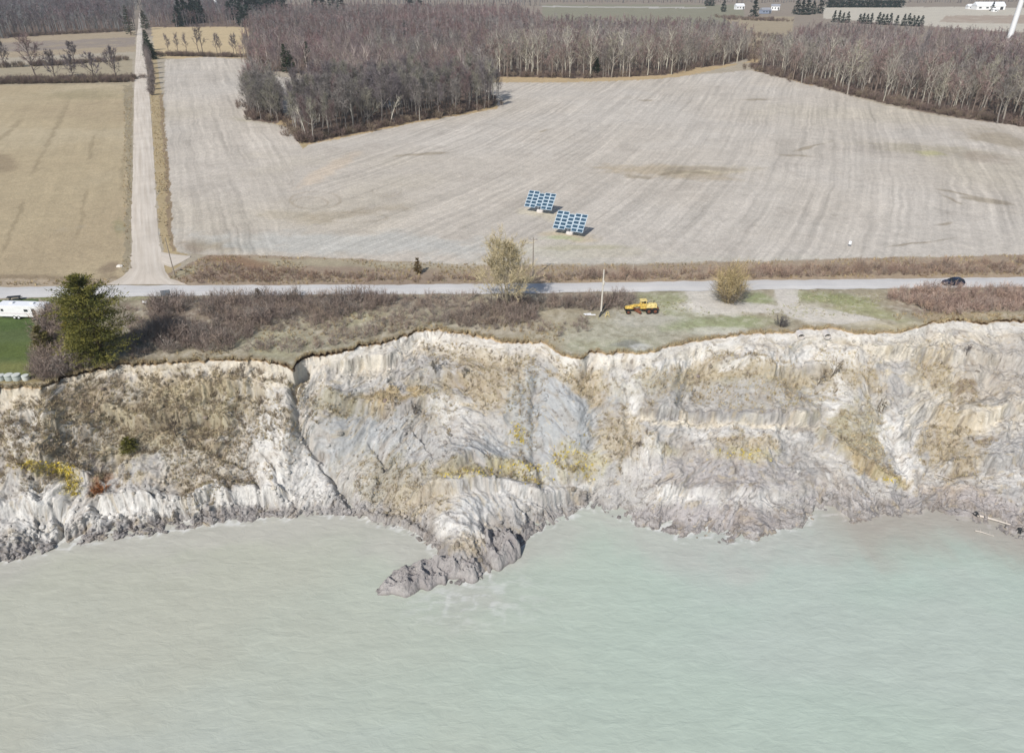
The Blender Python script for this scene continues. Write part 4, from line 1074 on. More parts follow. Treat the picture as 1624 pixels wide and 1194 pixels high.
# reddish brush at the foot of the woods, and low brush on the wood floor
low = [join(*shrub(3.2, 1.6, A(120, 106, 96), tc, 14, 9, 0.09)) for tc in (A(130, 112, 102), A(118, 102, 96), A(142, 128, 110))]
bp = []
def band(edge, n, depth, seed, z=0, jx=3):
    rr = np.random.RandomState(seed); e = np.array(edge, float); L = np.concatenate([[0], np.cumsum(np.hypot(*np.diff(U(e[:, 0], e[:, 1])[:, :2], axis=0).T))])
    q = rr.rand(n) * L[-1]; px_ = np.interp(q, L, e[:, 0]); py_ = np.interp(q, L, e[:, 1]); p = U(px_, py_)
    p[:, 1] += rr.rand(n) ** 1.5 * depth; p[:, 0] += rr.normal(size=n) * jx; return p
for ed, n, dp, sd in (([(1200, 111), (1275, 130), (1330, 144), (1400, 161), (1470, 176), (1530, 187), (1624, 200), (1850, 234)], 620, 20, 1), ([(465, 206), (486, 228), (560, 212), (640, 195), (700, 185), (785, 168)], 280, 9, 2),
                      ([(395, 170), (405, 190), (445, 196)], 110, 8, 3), ([(520, 122), (780, 121), (925, 124), (1000, 122), (1062, 119), (1105, 108), (1190, 92)], 430, 16, 4), ([(395, 95), (425, 112), (520, 122)], 120, 10, 5),
                      ([(-150, 138), (0, 134), (205, 131)], 700, 16, 6), ([(-150, 112), (0, 108), (100, 104), (205, 96)], 260, 10, 16), ([(-150, 68), (0, 60), (205, 50)], 260, 14, 7), ([(245, 89), (400, 92)], 200, 5, 8), ([(1160, 58), (1240, 62), (1215, 84), (1195, 100)], 260, 40, 9), ([(1150, 32), (1260, 36)], 200, 60, 10)):
    bp.append(band(ed, n, dp, sd))
bp = np.concatenate(bp)
v_, t_, c_ = stamp(low, bp, 1.1, 77)
o = link('wood_edge_brush', mesh_from('wood_edge_brush', v_, t_, M_bark, c_)); tag(o, 'low reddish brown brush along the feet of the woods', 'brush', None, 'stuff')

# --- trees that stand out
def single(name, T, Cn, px, py, label, cat, s=1.0, rz=0.0, mat=None, group=None, parts=('trunk', 'crown'), tilt=0):
    p = any_ground(px, py)
    r = thing(name, label, cat, (p[0], p[1], p[2] - 0.1), rz, group)
    if tilt: r.rotation_euler = (0, tilt, rz)
    r.scale = (s, s, s)
    if T is not None: link(parts[0], T.mesh(parts[0], M_bark), r)
    link(parts[1], Cn.mesh(parts[1], mat or M_bark), r)
    return r
G1, G2, GY, GD = A(84, 92, 46), A(52, 64, 38), A(150, 140, 56), A(34, 48, 36)
T_, C_ = conifer(16.8, 4.4, A(148, 140, 68), A(66, 76, 40), 26, 12, 70, 0.42, 0.08, 0.14, 0.5, 0.03, 0.5)
big_pine = single('pine_tree', T_, C_, 165, 574, 'tall yellow green pine on the bluff top with a wide dark shadow', 'tree', mat=M_leaf)
T_, C_ = conifer(11.5, 2.1, A(176, 160, 74), A(112, 108, 48), 22, 7, 30, 0.9, 0.08, 0.14, 0.5, 0.05, 0.35)  # yellow tone paints the sunlit left side of the tall pine
single('pine_tree', T_, C_, 132, 566, 'slimmer yellowish pine rising against the left side of the tall pine', 'tree', mat=M_leaf)
T_, C_ = conifer(5.2, 2.1, A(120, 112, 62), A(80, 74, 44), 14, 7, 26, 0.9, 0.04, 0.12, 0.45)
single('juniper_bush', T_, C_, 72, 556, 'brownish green juniper at the right edge of the green lawn', 'bush', mat=M_leaf)
T_, C_ = conifer(3.9, 1.15, A(120, 96, 56), A(76, 66, 40), 12, 6, 18, 0.9, 0.1, 0.10, 0.35)
single('cedar_tree', T_, C_, 663, 434, 'small brownish cedar standing at the far side of the shore road', 'tree', mat=M_leaf)
T_, C_ = conifer(2.6, 0.9, A(92, 74, 50), A(58, 52, 38), 10, 6, 16, 0.9, 0.05, 0.10, 0.3)
single('cedar_tree', T_, C_, 411, 475, 'tiny dark cedar poking out of the thicket beside the shore road', 'tree', mat=M_leaf)
T_, C_ = bare_tree(13.5, A(172, 162, 140), A(184, 170, 136), 70, 0.44, 9, 12, stems=6, low=0.08)
single('willow_tree', T_, C_, 803, 486, 'large pale yellow willow overhanging the middle of the shore road', 'tree')
T_, C_ = shrub(9.6, 3.6, A(176, 158, 126), A(180, 162, 122), 120, 14, 0.06, 0.95)
T2, C2 = shrub(5.4, 3.8, A(130, 122, 112), A(134, 126, 116), 80, 14, 0.06, 1.15)
r = single('ochre_bush', T_, C_, 1155, 479, 'rounded ochre tipped bush between the road and the two gravel entrances', 'bush', parts=('stems', 'twigs'))
link('lower_twigs', C2.mesh('lower_twigs', M_bark), r)
T_, C_ = shrub(2.6, 1.5, A(104, 98, 94), A(98, 94, 92), 40, 12, 0.05, 1.1)
single('dark_shrub', T_, C_, 1238, 517, 'small dark round shrub on the lip of the bluff by the bare gravel', 'shrub', parts=('stems', 'twigs'))
T_, C_ = bare_tree(8.5, A(110, 98, 92), T_PUR, 16, 0.4, 6, 8, stems=3, low=0.15)
# conifers out in the woods
ev = [(455, 116, 17, 3.2), (462, 112, 12, 3.0), (489, 104, 15, 3.2), (642, 58, 12, 4.0), (646, 56, 10, 4), (1326, 118, 20, 3.0), (832, 52, 10, 2), (1082, 78, 9, 3), (945, 120, 11, 2.8), (812, 66, 10, 3),
      (208, 57, 26, 5.5), (232, 48, 18, 5), (238, 92, 13, 4.5), (243, 95, 10, 4.0), (236, 80, 15, 4), (523, 80, 9, 2.5)]
evp = {}
lab_ev = {0: 'dark green pine showing above bare trees left of the grove', 10: 'tall dark spruce beside the far end of the gravel lane', 12: 'bushy dark conifer right beside the far part of the gravel lane', 5: 'dark green conifer standing among pale trees in the right hand woods'}
lab_more = {1: 'shorter green pine touching the dark pine left of the grove', 2: 'green pine at the back left corner of the grove', 3: 'dark evergreen speck deep in the central woods', 4: 'smaller evergreen touching the speck deep in the central woods', 6: 'small evergreen near the far edge of the central woods', 7: 'dark evergreen speck in the right end of the central woods', 8: 'green conifer at the near edge of the central woods', 9: 'evergreen in reddish treetops mid central woods',
            11: 'broad evergreen just right of the far lane end', 13: 'lowest dark conifer on the right side of the lane', 14: 'rear conifer on the right side of the lane', 15: 'small evergreen in the treetops above the grove'}
lab_ev.update(lab_more)
for i, (px_, py_, hh, rd_) in enumerate(ev):
    T_, C_ = conifer(hh, rd_, A(64, 76, 48), A(40, 54, 40), 16, 7, 12, 0.9, 0.08, 0.4, 1.0)
    single('evergreen_tree', T_, C_, px_, py_, lab_ev[i], 'tree', mat=M_leaf)
# far rows of evergreens along the skyline
T_, C_ = conifer(17, 5.0, A(50, 64, 52), A(34, 48, 44), 12, 6, 7, 0.9, 0.03, 0.9, 1.8)
er = thing('evergreen_tree', 'dark evergreen in the mixed trees behind the tan field', 'tree', group='evergreens behind the tan field')
link('trunk', T_.mesh('trunk', M_bark), er); link('crown', C_.mesh('crown', M_leaf), er)
first = True
rr = np.random.RandomState(5)
def far_ev(px_, py_, s_, label, grp):
    global first
    o = er if first else copy_tree(er); first = False
    p = U(px_, py_); o.location = (p[0], p[1], zg(p[0], p[1]) - 0.1); o.rotation_euler = (0, 0, rr.rand() * 6.28); o.scale = (s_, s_, s_ * (0.9 + 0.3 * rr.rand()))
    o['label'] = label; o['group'] = grp
for px_, py_, s_ in ((288, 40, 1.3), (296, 38, 1.4), (310, 34, 1.4), (322, 36, 1.3), (398, 32, 1.5), (406, 28, 1.4), (416, 24, 1.5), (426, 24, 1.4), (438, 22, 1.4), (452, 20, 1.4), (386, 28, 1.4), (284, 43, 1.2), (301, 35, 1.25), (308, 38, 1.2), (316, 32, 1.3), (365, 32, 1.2), (372, 30, 1.3), (383, 40, 1.2), (388, 43, 1.1), (395, 36, 1.2), (378, 24, 1.4), (402, 22, 1.3), (410, 18, 1.3), (420, 20, 1.3), (433, 18, 1.3), (445, 17, 1.4), (500, 16, 1.3), (512, 18, 1.4), (528, 16, 1.4), (541, 17, 1.3), (650, 12, 1.3), (664, 12, 1.2)):
    far_ev(px_, py_, s_, 'dark evergreen in the mixed trees at the far upper left', 'evergreens at the far upper left')
for px_ in range(1312, 1432, 6):
    far_ev(px_ + rr.rand() * 2, 12.5, 1.2, 'dark evergreen in the straight windbreak behind the far pale field', 'windbreak evergreens behind the far pale field')
for px_, py_, s_ in ((1122, 10, 1.1), (1128, 10, 1.0), (1147, 19, 0.8), (1195, 27, 1.2), (1263, 23, 1.1), (1271, 24, 1.1), (1279, 24, 1.1), (1288, 23, 1.0), (1300, 22, 1.0)):
    far_ev(px_, py_, s_, 'dark evergreen near the far white house', 'evergreens around the far white houses')
for px_ in list(range(1322, 1345, 7)) + list(range(1362, 1386, 6)) + list(range(1392, 1412, 6)) + [1421] + list(range(1432, 1462, 7)):
    far_ev(px_, 36 + 0.05 * (px_ - 1320), 0.62, 'small evergreen in the loose row before the far pale field', 'loose row of evergreens before the far field')
far_ev(1573, 18, 0.7, 'round dark evergreen in front of the long white farm shed', 'evergreen at the farm shed')
# skyline trees beyond everything
sx = np.arange(-150, 1780, 4.5); sp_ = []
for dy in (8, 3, -1):
    sp_.append(U(sx + rr.rand(len(sx)) * 4, np.full(len(sx), dy) + rr.rand(len(sx)) * 2.5))
sp_ = np.concatenate(sp_); spx, spy = P(sp_[:, 0], sp_[:, 1], 0)
keep = ~((spx > 1300) & (spy > 6)) & ~((spx > 860) & (spx < 1310) & (spy > 8))
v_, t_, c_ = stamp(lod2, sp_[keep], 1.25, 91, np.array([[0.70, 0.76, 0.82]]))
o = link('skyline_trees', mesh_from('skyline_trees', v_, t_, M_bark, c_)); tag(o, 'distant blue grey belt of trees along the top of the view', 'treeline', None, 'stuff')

# hedgerow trees on the left and the row before the tan field
hp = [(58, 128, 13, 'round topped bare tree, tallest in the left hedgerow'), (88, 129, 9, 'bare tree second in the left hedgerow, close beside the tallest one'), (118, 129, 8, 'small leaning bare tree in the middle of the left hedgerow'), (150, 128, 8, 'bare bushy tree in the left hedgerow nearer to the lane'), (186, 128, 10, 'slender bare tree of the left hedgerow nearest the lane'),
      (10, 108, 9, 'dark bare tree at the left picture edge above the hedgerow'), (118, 99, 7, 'low bare tree behind the left hedgerow')]
for i, (px_, py_, hh, lb) in enumerate(hp):
    T_, C_ = bare_tree(hh, BRNB, T_PUR if i else T_RED, 20, 0.42, 6, 8, wmul=1.6, low=0.2)
    single('bare_tree', T_, C_, px_, py_, lb, 'tree', 1.75)
hp = [(268, 88), (283, 88), (296, 88), (317, 89), (323, 89), (345, 89), (350, 90), (371, 90), (376, 90), (392, 90)]
for i, (px_, py_) in enumerate(hp):
    T_, C_ = bare_tree(21 if i in (3, 4) else 15, BRNB, T_PUR, 14, 0.26, 5, 7, wmul=1.7, low=0.35)
    single('bare_tree', T_, C_, px_, py_, 'thin bare tree in the sparse row before the far tan field', 'tree', group='sparse row of trees before the far tan field')
# leaning pale trunks in the grove, forked pale trunk
for px_, py_, tl, lb in ((617, 198, 0.42, 'pale dead trunk leaning right in the grove'), (572, 200, 0.75, 'pale fallen trunk leaning far right at the grove front'), (487, 222, -0.12, 'forked pale trunk at the front left tip of the grove')):
    T_, C_ = bare_tree(14, A(206, 200, 184), A(170, 164, 146), 8, 0.22, 3, 4, low=0.5, wmul=1.2, stems=2 if tl < 0 else 1)
    single('leaning_tree', T_, C_, px_, py_, lb, 'tree', tilt=tl)
# hedge along the lane's far right side
T_, C_ = shrub(6.5, 2.6, A(138, 128, 122), A(136, 126, 122), 44, 10, 0.12)
hb = None
for i, (px_, py_) in enumerate([(243, 152), (243, 143), (242, 134), (241, 126), (240, 118), (239, 110), (238, 103), (236, 96), (234, 88)]):
    if hb is None: hb = single('hedge_bush', T_, C_, px_, py_, 'bare grey bush in the row along the right side of the gravel lane', 'bush', group='bushes along the right side of the lane', parts=('stems', 'twigs')); o = hb
    else:
        o = copy_tree(hb); p = U(px_, py_); o.location = tuple(p); o.rotation_euler = (0, 0, i)
    o.scale = (1, 1, 1.0 + 0.12 * i)
    if i == 0: o['label'] = 'bare grey bush in the row along the right side of the gravel lane'

# --- thickets beside the shore road: one mass each
print('thickets')
thp = [join(*shrub(2.6, 1.5, A(146, 132, 124), tc, 14, 11, 0.045)) for tc in (A(166, 149, 137), A(154, 137, 127), A(172, 153, 136), A(162, 152, 142))]
def thicket(name, polyg, spc, sc, label, seed, tone=None, cat='thicket'):
    X_, Y_ = scatter(polyg, spc, seed)
    dens = fbm(X_ / 6, Y_ / 6, 3, seed + 600); k = dens > -0.85; X_, Y_, dens = X_[k], Y_[k], dens[k]
    v_, t_, c_ = stamp(thp, np.stack([X_, Y_, 0 * X_], 1), sc * (1.0 + 0.3 * dens), seed, tone)
    o = link(name, mesh_from(name, v_, t_, M_bark, c_)); tag(o, label, cat, None, 'stuff')
thicket('roadside_thicket', [(232, 485), (250, 476), (330, 474), (400, 474), (480, 473), (560, 472), (640, 474), (620, 486), (560, 500), (500, 515), (430, 512), (390, 540), (370, 556), (262, 562), (246, 520)], 1.25, 1.0, 'grey purple bare thicket between the pine and the shore road', 11)
thicket('roadside_thicket', [(600, 472), (760, 470), (770, 480), (760, 490), (690, 489), (600, 486)], 1.6, 0.72, 'low bare thicket along the near road edge left of the willow', 12)
thicket('roadside_thicket', [(770, 476), (850, 478), (1000, 470), (1008, 484), (985, 492), (940, 494), (860, 492), (850, 506), (830, 516), (740, 520), (690, 510), (740, 498)], 1.35, 0.95, 'dark bare thicket from the willow to the pale pole', 13, np.array([[0.92, 0.92, 0.92]]))
thicket('roadside_thicket', [(1405, 472), (1430, 462), (1624, 461), (1850, 459), (1850, 492), (1624, 494), (1530, 498), (1490, 500), (1460, 492)], 1.25, 1.0, 'dense bare thicket between the dark car and the bluff', 14, np.array([[1.08, 0.99, 0.96]]))
thicket('pine_side_scrub', [(196, 488), (238, 486), (252, 540), (262, 560), (196, 572), (204, 530)], 1.5, 0.6, 'low brown scrub in the shadow right of the tall pine', 33)
thicket('low_scrub', [(400, 490), (560, 488), (760, 486), (850, 500), (880, 528), (760, 524), (690, 514), (640, 524), (540, 548), (470, 560), (380, 560)], 1.45, 0.62, 'low grey brown scrub spread over the bluff top at centre left', 28)
thicket('lawn_thicket', [(64, 520), (82, 500), (116, 495), (122, 540), (140, 585), (70, 606), (52, 598)], 1.05, 1.35, 'bare grey bushes between the lawn and the pine', 15)
thicket('lip_brush', [(60, 598), (100, 570), (160, 566), (150, 577), (80, 604)], 1.1, 0.85, 'low grey brush on the bluff lip below the pine', 16)
thicket('lip_brush', [(880, 520), (930, 505), (935, 525), (885, 535)], 1.4, 0.7, 'low grey brush near the bluff edge below the pale pole', 17)
thicket('verge_brush', [(290, 446), (340, 425), (450, 430), (600, 440), (760, 440), (760, 447), (600, 448), (300, 450)], 1.5, 0.62, 'low brown brush along the far road verge at left', 18, np.array([[1.0, 0.88, 0.8]]))
thicket('verge_brush', [(850, 438), (1000, 434), (1200, 428), (1400, 424), (1624, 416), (1850, 410), (1850, 434), (1624, 436), (1400, 438), (1200, 442), (850, 447)], 1.45, 0.78, 'bare brown brush along the far road verge at right', 19, np.array([[1.0, 0.92, 0.86]]))
# dry grass tufts on verges
def tuft(c, n=9, h=0.7):
    t = TM(); a = R.rand(n) * 6.28; r_ = R.rand(n) * 0.35
    p = np.stack([np.cos(a) * r_ * 0.6, np.sin(a) * r_ * 0.6, 0 * a], 1); q = np.stack([np.cos(a) * r_ * 1.6, np.sin(a) * r_ * 1.6, h * (0.5 + 0.6 * R.rand(n))], 1)
    t.slivers(p, q, 0.09, np.asarray(c) * (0.8 + 0.4 * R.rand(n, 1))); return t.arrays()
tu = [tuft(c) for c in (A(190, 172, 134), A(174, 156, 122), A(156, 136, 108), A(176, 166, 140))]
tp = []
for polyg, spc, sd in (([(262, 440), (330, 406), (560, 412), (800, 422), (1200, 414), (1624, 404), (1850, 400), (1850, 434), (1624, 438), (1200, 443), (800, 449), (300, 452)], 1.0, 21), ([(240, 150), (260, 150), (275, 400), (256, 396), (247, 300)], 1.2, 22),
                       ([(-150, 446), (175, 443), (175, 452), (-150, 454)], 0.9, 23), ([(196, 140), (210, 140), (208, 430), (196, 438)], 1.4, 24), ([(560, 500), (900, 515), (900, 545), (640, 528), (500, 550), (400, 560), (410, 520)], 1.1, 25), ([(1400, 500), (1480, 496), (1640, 497), (1640, 503), (1440, 514)], 0.9, 26),
                       ([(70, 600), (160, 574), (260, 560), (370, 556), (370, 562), (260, 568), (160, 580), (100, 594)], 0.8, 27)):
    X_, Y_ = scatter(polyg, spc, sd); k = fbm(X_ / 5, Y_ / 5, 3, sd + 700) > -0.25; tp.append(np.stack([X_[k], Y_[k], 0 * X_[k]], 1))
lpx_ = np.arange(-80, 1700, 1.1) ; lpx_ = lpx_ + R.rand(len(lpx_)); lg = fbm(lpx_ / 9.0, lpx_ * 0 + 2.7, 3, 951) > -0.15
lp_ = U(lpx_[lg], lip_y(lpx_[lg]) - 0.6 * R.rand(lg.sum())); lp_[:, 2] = -0.12; tp.append(lp_)
tp = np.concatenate(tp)
X_, Y_ = scatter([(880, 520), (1010, 500), (1100, 500), (1230, 505), (1400, 500), (1400, 462), (1270, 460), (1262, 480), (1230, 490), (1130, 498), (1080, 470), (1015, 470), (1010, 490), (930, 505), (880, 545)], 0.8, 29)
k = fbm(X_ / 3, Y_ / 3, 3, 733) > -0.1; st = stamp([tuft(c, 7, 0.28) for c in (A(170, 168, 128), A(150, 152, 106), A(186, 178, 150), A(140, 132, 104))], np.stack([X_[k], Y_[k], 0 * X_[k]], 1), 1.0, 34)
o = link('turf_tufts', mesh_from('turf_tufts', st[0], st[1], M_straw, st[2])); tag(o, 'short patchy turf around the gravel clearing', 'grass', None, 'stuff')
v_, t_, c_ = stamp(tu, tp, 1.0, 31)
o = link('dry_grass', mesh_from('dry_grass', v_, t_, M_straw, c_)); tag(o, 'straw coloured dry grass on the road verges and bluff top', 'grass', None, 'stuff')
# growth on the slope, clods, flowers
rr = np.random.RandomState(77)
jj = rr.randint(60, len(bx) - 60, 52000); ii = rr.randint(18, int(nv * 0.85), 52000)
ok = VEG[ii, jj] * (0.6 + 0.8 * rr.rand(52000)) > 0.45
sv = Bv[ii[ok], jj[ok]] - np.array([0, 0, 0.05])
tu2 = [tuft(c, 8, 0.62) for c in (A(198, 182, 150), A(184, 168, 136), A(166, 150, 122), A(188, 176, 140))]
cmul = None
v_, t_, c_ = stamp(tu2, sv[:9000], 0.9, 41)
o = link('slope_grass', mesh_from('slope_grass', v_, t_, M_straw, c_)); tag(o, 'dead tan grass clinging to the slumped slope', 'grass', None, 'stuff')
br = [join(*shrub(1.1, 0.8, A(140, 126, 110), tc, 9, 6, 0.04)) for tc in (A(164, 148, 126), A(142, 128, 110), A(172, 156, 130))]
lm = rr.rand(len(sv)) < 0.035
lm2 = lm & (P(sv[:, 0], sv[:, 1], sv[:, 2])[0] < 480)
v_, t_, c_ = stamp(br, np.concatenate([sv[lm], sv[(rr.rand(len(sv)) < 0.09) & (P(sv[:, 0], sv[:, 1], sv[:, 2])[0] < 480)]]), 1.0, 43)
o = link('slope_brush', mesh_from('slope_brush', v_, t_, M_bark, c_)); tag(o, 'tangled dead brush scattered over the slumped slope', 'brush', None, 'stuff')
print('plants done')
# ------------------------------------------------------------------ OBJECTS
print('objects')
M_white = simple('white painted metal', (0.80, 0.80, 0.79), 0.7, 0.3, var=0.05)
M_dglass = simple('dark window', (0.02, 0.025, 0.03), 0.15, 0.5, var=0.05)
M_black = simple('black rubber', (0.02, 0.02, 0.02), 0.8, var=0.1)
M_steel = simple('dull steel', (0.33, 0.34, 0.35), 0.5, 0.5, 0.4)
M_wood = simple('weathered pole wood', A(150, 140, 128), 0.9, var=0.2)
M_woodp = simple('pale weathered pole wood', A(206, 200, 188), 0.9, var=0.12)
M_conc = simple('pale concrete', A(212, 206, 200), 0.9, var=0.1)
M_cell = simple('solar cells', (0.035, 0.075, 0.115), 0.22, 0.5, var=0.2, vscale=0.8)
M_alu = simple('pale aluminium', A(186, 202, 212), 0.45, 0.5, 0.2, var=0.05)
M_yel = simple('faded yellow paint', A(214, 182, 96), 0.8, 0.2, var=0.45, vscale=3.5)
M_ylt = simple('sun bleached yellow paint', A(228, 206, 138), 0.8, 0.2, var=0.35, vscale=3.5)
M_rust = simple('rusty brown metal', A(120, 76, 58), 0.9, var=0.3)
M_navy = simple('very dark blue car paint', (0.012, 0.018, 0.04), 0.18, 0.6, var=0.05)
M_trim = simple('dark grey plastic', (0.035, 0.037, 0.04), 0.6, var=0.1)
M_grey = simple('grey plastic', A(120, 126, 132), 0.6, var=0.1)
M_bale = simple('grey white drum', A(176, 182, 176), 0.7, var=0.12)
M_balet = simple('pale drum lid', A(204, 206, 198), 0.7, var=0.08)
M_drift = simple('bleached driftwood', A(212, 202, 190), 0.9, var=0.12)
M_roofg = simple('grey roof', A(150, 152, 158), 0.8, var=0.08)
M_roofw = simple('white metal roof', A(236, 238, 240), 0.85, var=0.04)
M_redl = simple('red lamp', (0.35, 0.02, 0.02), 0.3, var=0.02)
M_lampw = simple('clear lamp', (0.7, 0.7, 0.68), 0.2, var=0.02)

# ---- solar trackers
def tracker(px, py, label):
    p = U(px, py); r = thing('solar_tracker', label, 'solar tracker', p, 0, 'solar trackers in the pale field')
    m = MB(); m.lathe((0, 0, 0), [(1.15, -0.1), (1.15, 0.45), (0.9, 0.75), (0.55, 0.85)], 16); m.obj('concrete_base', M_conc, r)
    m = MB(); m.cyl((0, 0, 1.9), 0.2, 2.4, 12); m.box((0, 0, 3.05), (0.55, 0.55, 0.5)); m.obj('pole', M_steel, r)
    az = math.radians(25); tilt = math.radians(45)
    n = np.array([-math.sin(az) * math.sin(tilt), -math.cos(az) * math.sin(tilt), math.cos(tilt)])
    hx = np.array([math.cos(az), -math.sin(az), 0]); up = np.cross(n, hx)
    if up[2] < 0: up = -up
    Rm = np.stack([hx, up, n], 1); ctr = np.array([0, 0, 3.3]) + n * 0.25
    m = MB()
    for v_ in (-1.9, -0.6, 0.6, 1.9): m.box(ctr + Rm @ np.array([0, v_, -0.07]), (8.3, 0.09, 0.09), R_=Rm)
    for u_ in (-3.2, -1.6, 0, 1.6, 3.2): m.box(ctr + Rm @ np.array([u_, 0, -0.16]), (0.1, 4.9, 0.1), R_=Rm)
    m.obj('support_frame', M_alu, r)
    for c in range(5):
        nn = 4 if c == 2 else 5
        for k in range(nn):
            v_ = (k - (nn - 1) / 2) * 1.06 - (0.25 if c in (3, 4) else 0) * 0.6
            m = MB(); u_ = (c - 2) * 1.70
            m.box(ctr + Rm @ np.array([u_, v_, 0]), (1.64, 1.02, 0.05), 0, Rm)
            m.box(ctr + Rm @ np.array([u_, v_, 0.029]), (1.36, 0.76, 0.012), 1, Rm)
            m.obj('solar_panel', [M_alu, M_cell], r)
    return r
tracker(857, 336, 'rear left solar panel array on a pole, farther from the road')
tracker(904, 371, 'front right solar panel array on a pole, nearer to the road')

# ---- utility poles and small signs
def pole(px, py, h, label, mat, r0=0.16, arm=False, lean=0.0, name='utility_pole'):
    p = any_ground(px, py); r = thing(name, label, 'pole', p)
    m = MB(); m.tube([(0, 0, -0.3), (lean * h * 0.5, 0, h / 2), (lean * h, 0, h)], [r0, r0 * 0.85, r0 * 0.65], 8); m.obj('shaft', mat, r)
    if arm:
        m = MB(); m.box((lean * h, 0, h - 0.5), (1.8, 0.1, 0.12), bev=0.02); m.obj('crossarm', mat, r)
        for u_ in (-0.75, 0, 0.75):
            m = MB(); m.lathe((u_ + lean * h, 0, h - 0.44), [(0.04, 0), (0.08, 0.08), (0.05, 0.16), (0.07, 0.22), (0.02, 0.26)], 8); m.obj('insulator', M_grey, r)
    return r
pole(278, 440, 9.4, 'slim grey wooden pole at the corner of the gravel lane', M_wood, 0.13)
pole(845, 441, 9.6, 'grey wooden pole on the far side of the road right of the willow', M_wood, 0.14, True)
p3 = pole(953, 499, 9.8, 'pale bleached pole on the near side of the road by the yellow machine', M_woodp, 0.19)
m = MB(); m.lathe((0.1, -0.2, 6.6), [(0.10, 0), (0.24, 0.03), (0.24, 0.75), (0.10, 0.85)], 10); m.obj('transformer', M_woodp, p3)
pole(1003, 437, 3.0, 'short thin pale stake in the brush beyond the road', M_woodp, 0.05, name='stake')
# leaning broken post and debris beside the pale pole
r = thing('leaning_post', 'dark broken post leaning beside the foot of the pale pole', 'post', any_ground(950, 503))
m = MB(); m.tube([(0, 0, -0.1), (0.8, 1.5, 1.0), (1.5, 2.8, 1.7)], [0.16, 0.15, 0.12], 7); m.obj('post', M_trim, r)
r = thing('white_board', 'white boards lying on the grass at the foot of the pale pole', 'boards', any_ground(936, 500), 0.08)
for dx_, dy_, w_, a_ in ((0, 0, 2.2, 0.0), (-0.5, 0.45, 1.6, 0.12)):
    m = MB(); m.box((dx_, dy_, 0.12 + 0.05 * dy_), (w_, 0.42, 0.07), R_=rot('z', a_) @ rot('y', 0.03), bev=0.01); m.obj('board', M_white, r)
r = thing('yellow_bucket_frame', 'small pale yellow metal frame between the pole and the machine', 'frame', any_ground(963, 503), 0.3)
m = MB()
for a_, b2 in (((-.5, 0, 0), (-.15, 0, 1.2)), ((.5, 0, 0), (.15, 0, 1.2)), ((-.15, 0, 1.2), (.15, 0, 1.2)), ((0, .7, 0), (0, 0, 1.2)), ((-.36, 0, .45), (.36, 0, .45))): m.tube([a_, b2], 0.05, 6)
m.obj('frame_bars', M_ylt, r)
# dark information board and white tag sign
r = thing('road_sign', 'dark grey tilted board on two legs at the road junction', 'sign', any_ground(265, 475), 0.35)
m = MB(); m.box((0, 0, 1.45), (1.75, 0.09, 1.15), R_=rot('x', -0.15), bev=0.02); m.obj('sign_board', M_grey, r)
m = MB(); m.box((0, 0.06, 1.45), (1.85, 0.05, 1.25), R_=rot('x', -0.15)); m.obj('sign_frame', M_trim, r)
for x_ in (-0.65, 0.65): m = MB(); m.box((x_, 0.12, 0.55), (0.1, 0.1, 1.3)); m.obj('leg', M_trim, r)
r = thing('marker_sign', 'small white twin marker sign on a thin post right of the pine', 'sign', any_ground(233, 491))
m = MB(); m.cyl((0, 0, 0.9), 0.035, 1.9, 6); m.obj('post', M_steel, r)
for x_ in (-0.27, 0.27): m = MB(); m.box((x_, -0.06, 1.75), (0.44, 0.04, 0.42), bev=0.01); m.obj('plate', M_white, r)
r = thing('marker_sign', 'tiny bent signpost at the corner right of the gravel lane', 'sign', any_ground(295, 437), 0.4)
m = MB(); m.tube([(0, 0, 0), (0.1, 0, 1.0), (-0.5, 0, 1.5)], 0.05, 6); m.obj('post', M_trim, r)
m = MB(); m.box((-0.7, 0, 1.5), (0.6, 0.04, 0.3), R_=rot('y', 0.4)); m.obj('plate', M_trim, r)
r = thing('field_marker', 'tiny white marker standing alone in the pale field at right', 'marker', U(1347, 391))
m = MB(); m.cyl((0, 0, 0.3), 0.05, 0.7, 6); m.obj('post', M_steel, r)
m = MB(); m.lathe((0, 0, 0.55), [(0.12, 0), (0.38, 0.05), (0.38, 0.7), (0.2, 0.85)], 10); m.obj('cap', M_white, r)
r = thing('field_stone', 'pale boulder at the corner of the left field beside the lane', 'boulder', U(190, 423))
def rock(n=10, sq=(0.5, 0.4, 0.32), seed=1):
    rr_ = np.random.RandomState(seed); th = np.linspace(0, math.pi, n)[:, None]; ph = (np.arange(2 * n) * math.pi / n)[None, :]
    k = 1 + 0.25 * (rr_.rand(n, 2 * n) - 0.5); k[0] = k[0, 0]; k[-1] = k[-1, 0]
    return np.stack([np.sin(th) * np.cos(ph) * k * sq[0], np.sin(th) * np.sin(ph) * k * sq[1], (np.cos(th) + 0 * ph) * k * sq[2]], -1), n
def rock_mesh(name, sq, seed, mat, c):
    g_, n = rock(8, sq, seed); r_, c_ = g_.shape[:2]; idx = np.arange(r_ * c_).reshape(r_, c_)
    q = np.stack([idx[:-1], np.roll(idx[:-1], -1, 1), np.roll(idx[1:], -1, 1), idx[1:]], -1).reshape(-1, 4)[:, ::-1]
    return mesh_from(name, g_.reshape(-1, 3), q, mat, np.broadcast_to(c, (r_ * c_, 3)), False)
link('stone', rock_mesh('stone', (0.8, 0.6, 0.5), 3, M_clay, A(220, 214, 204)), r)

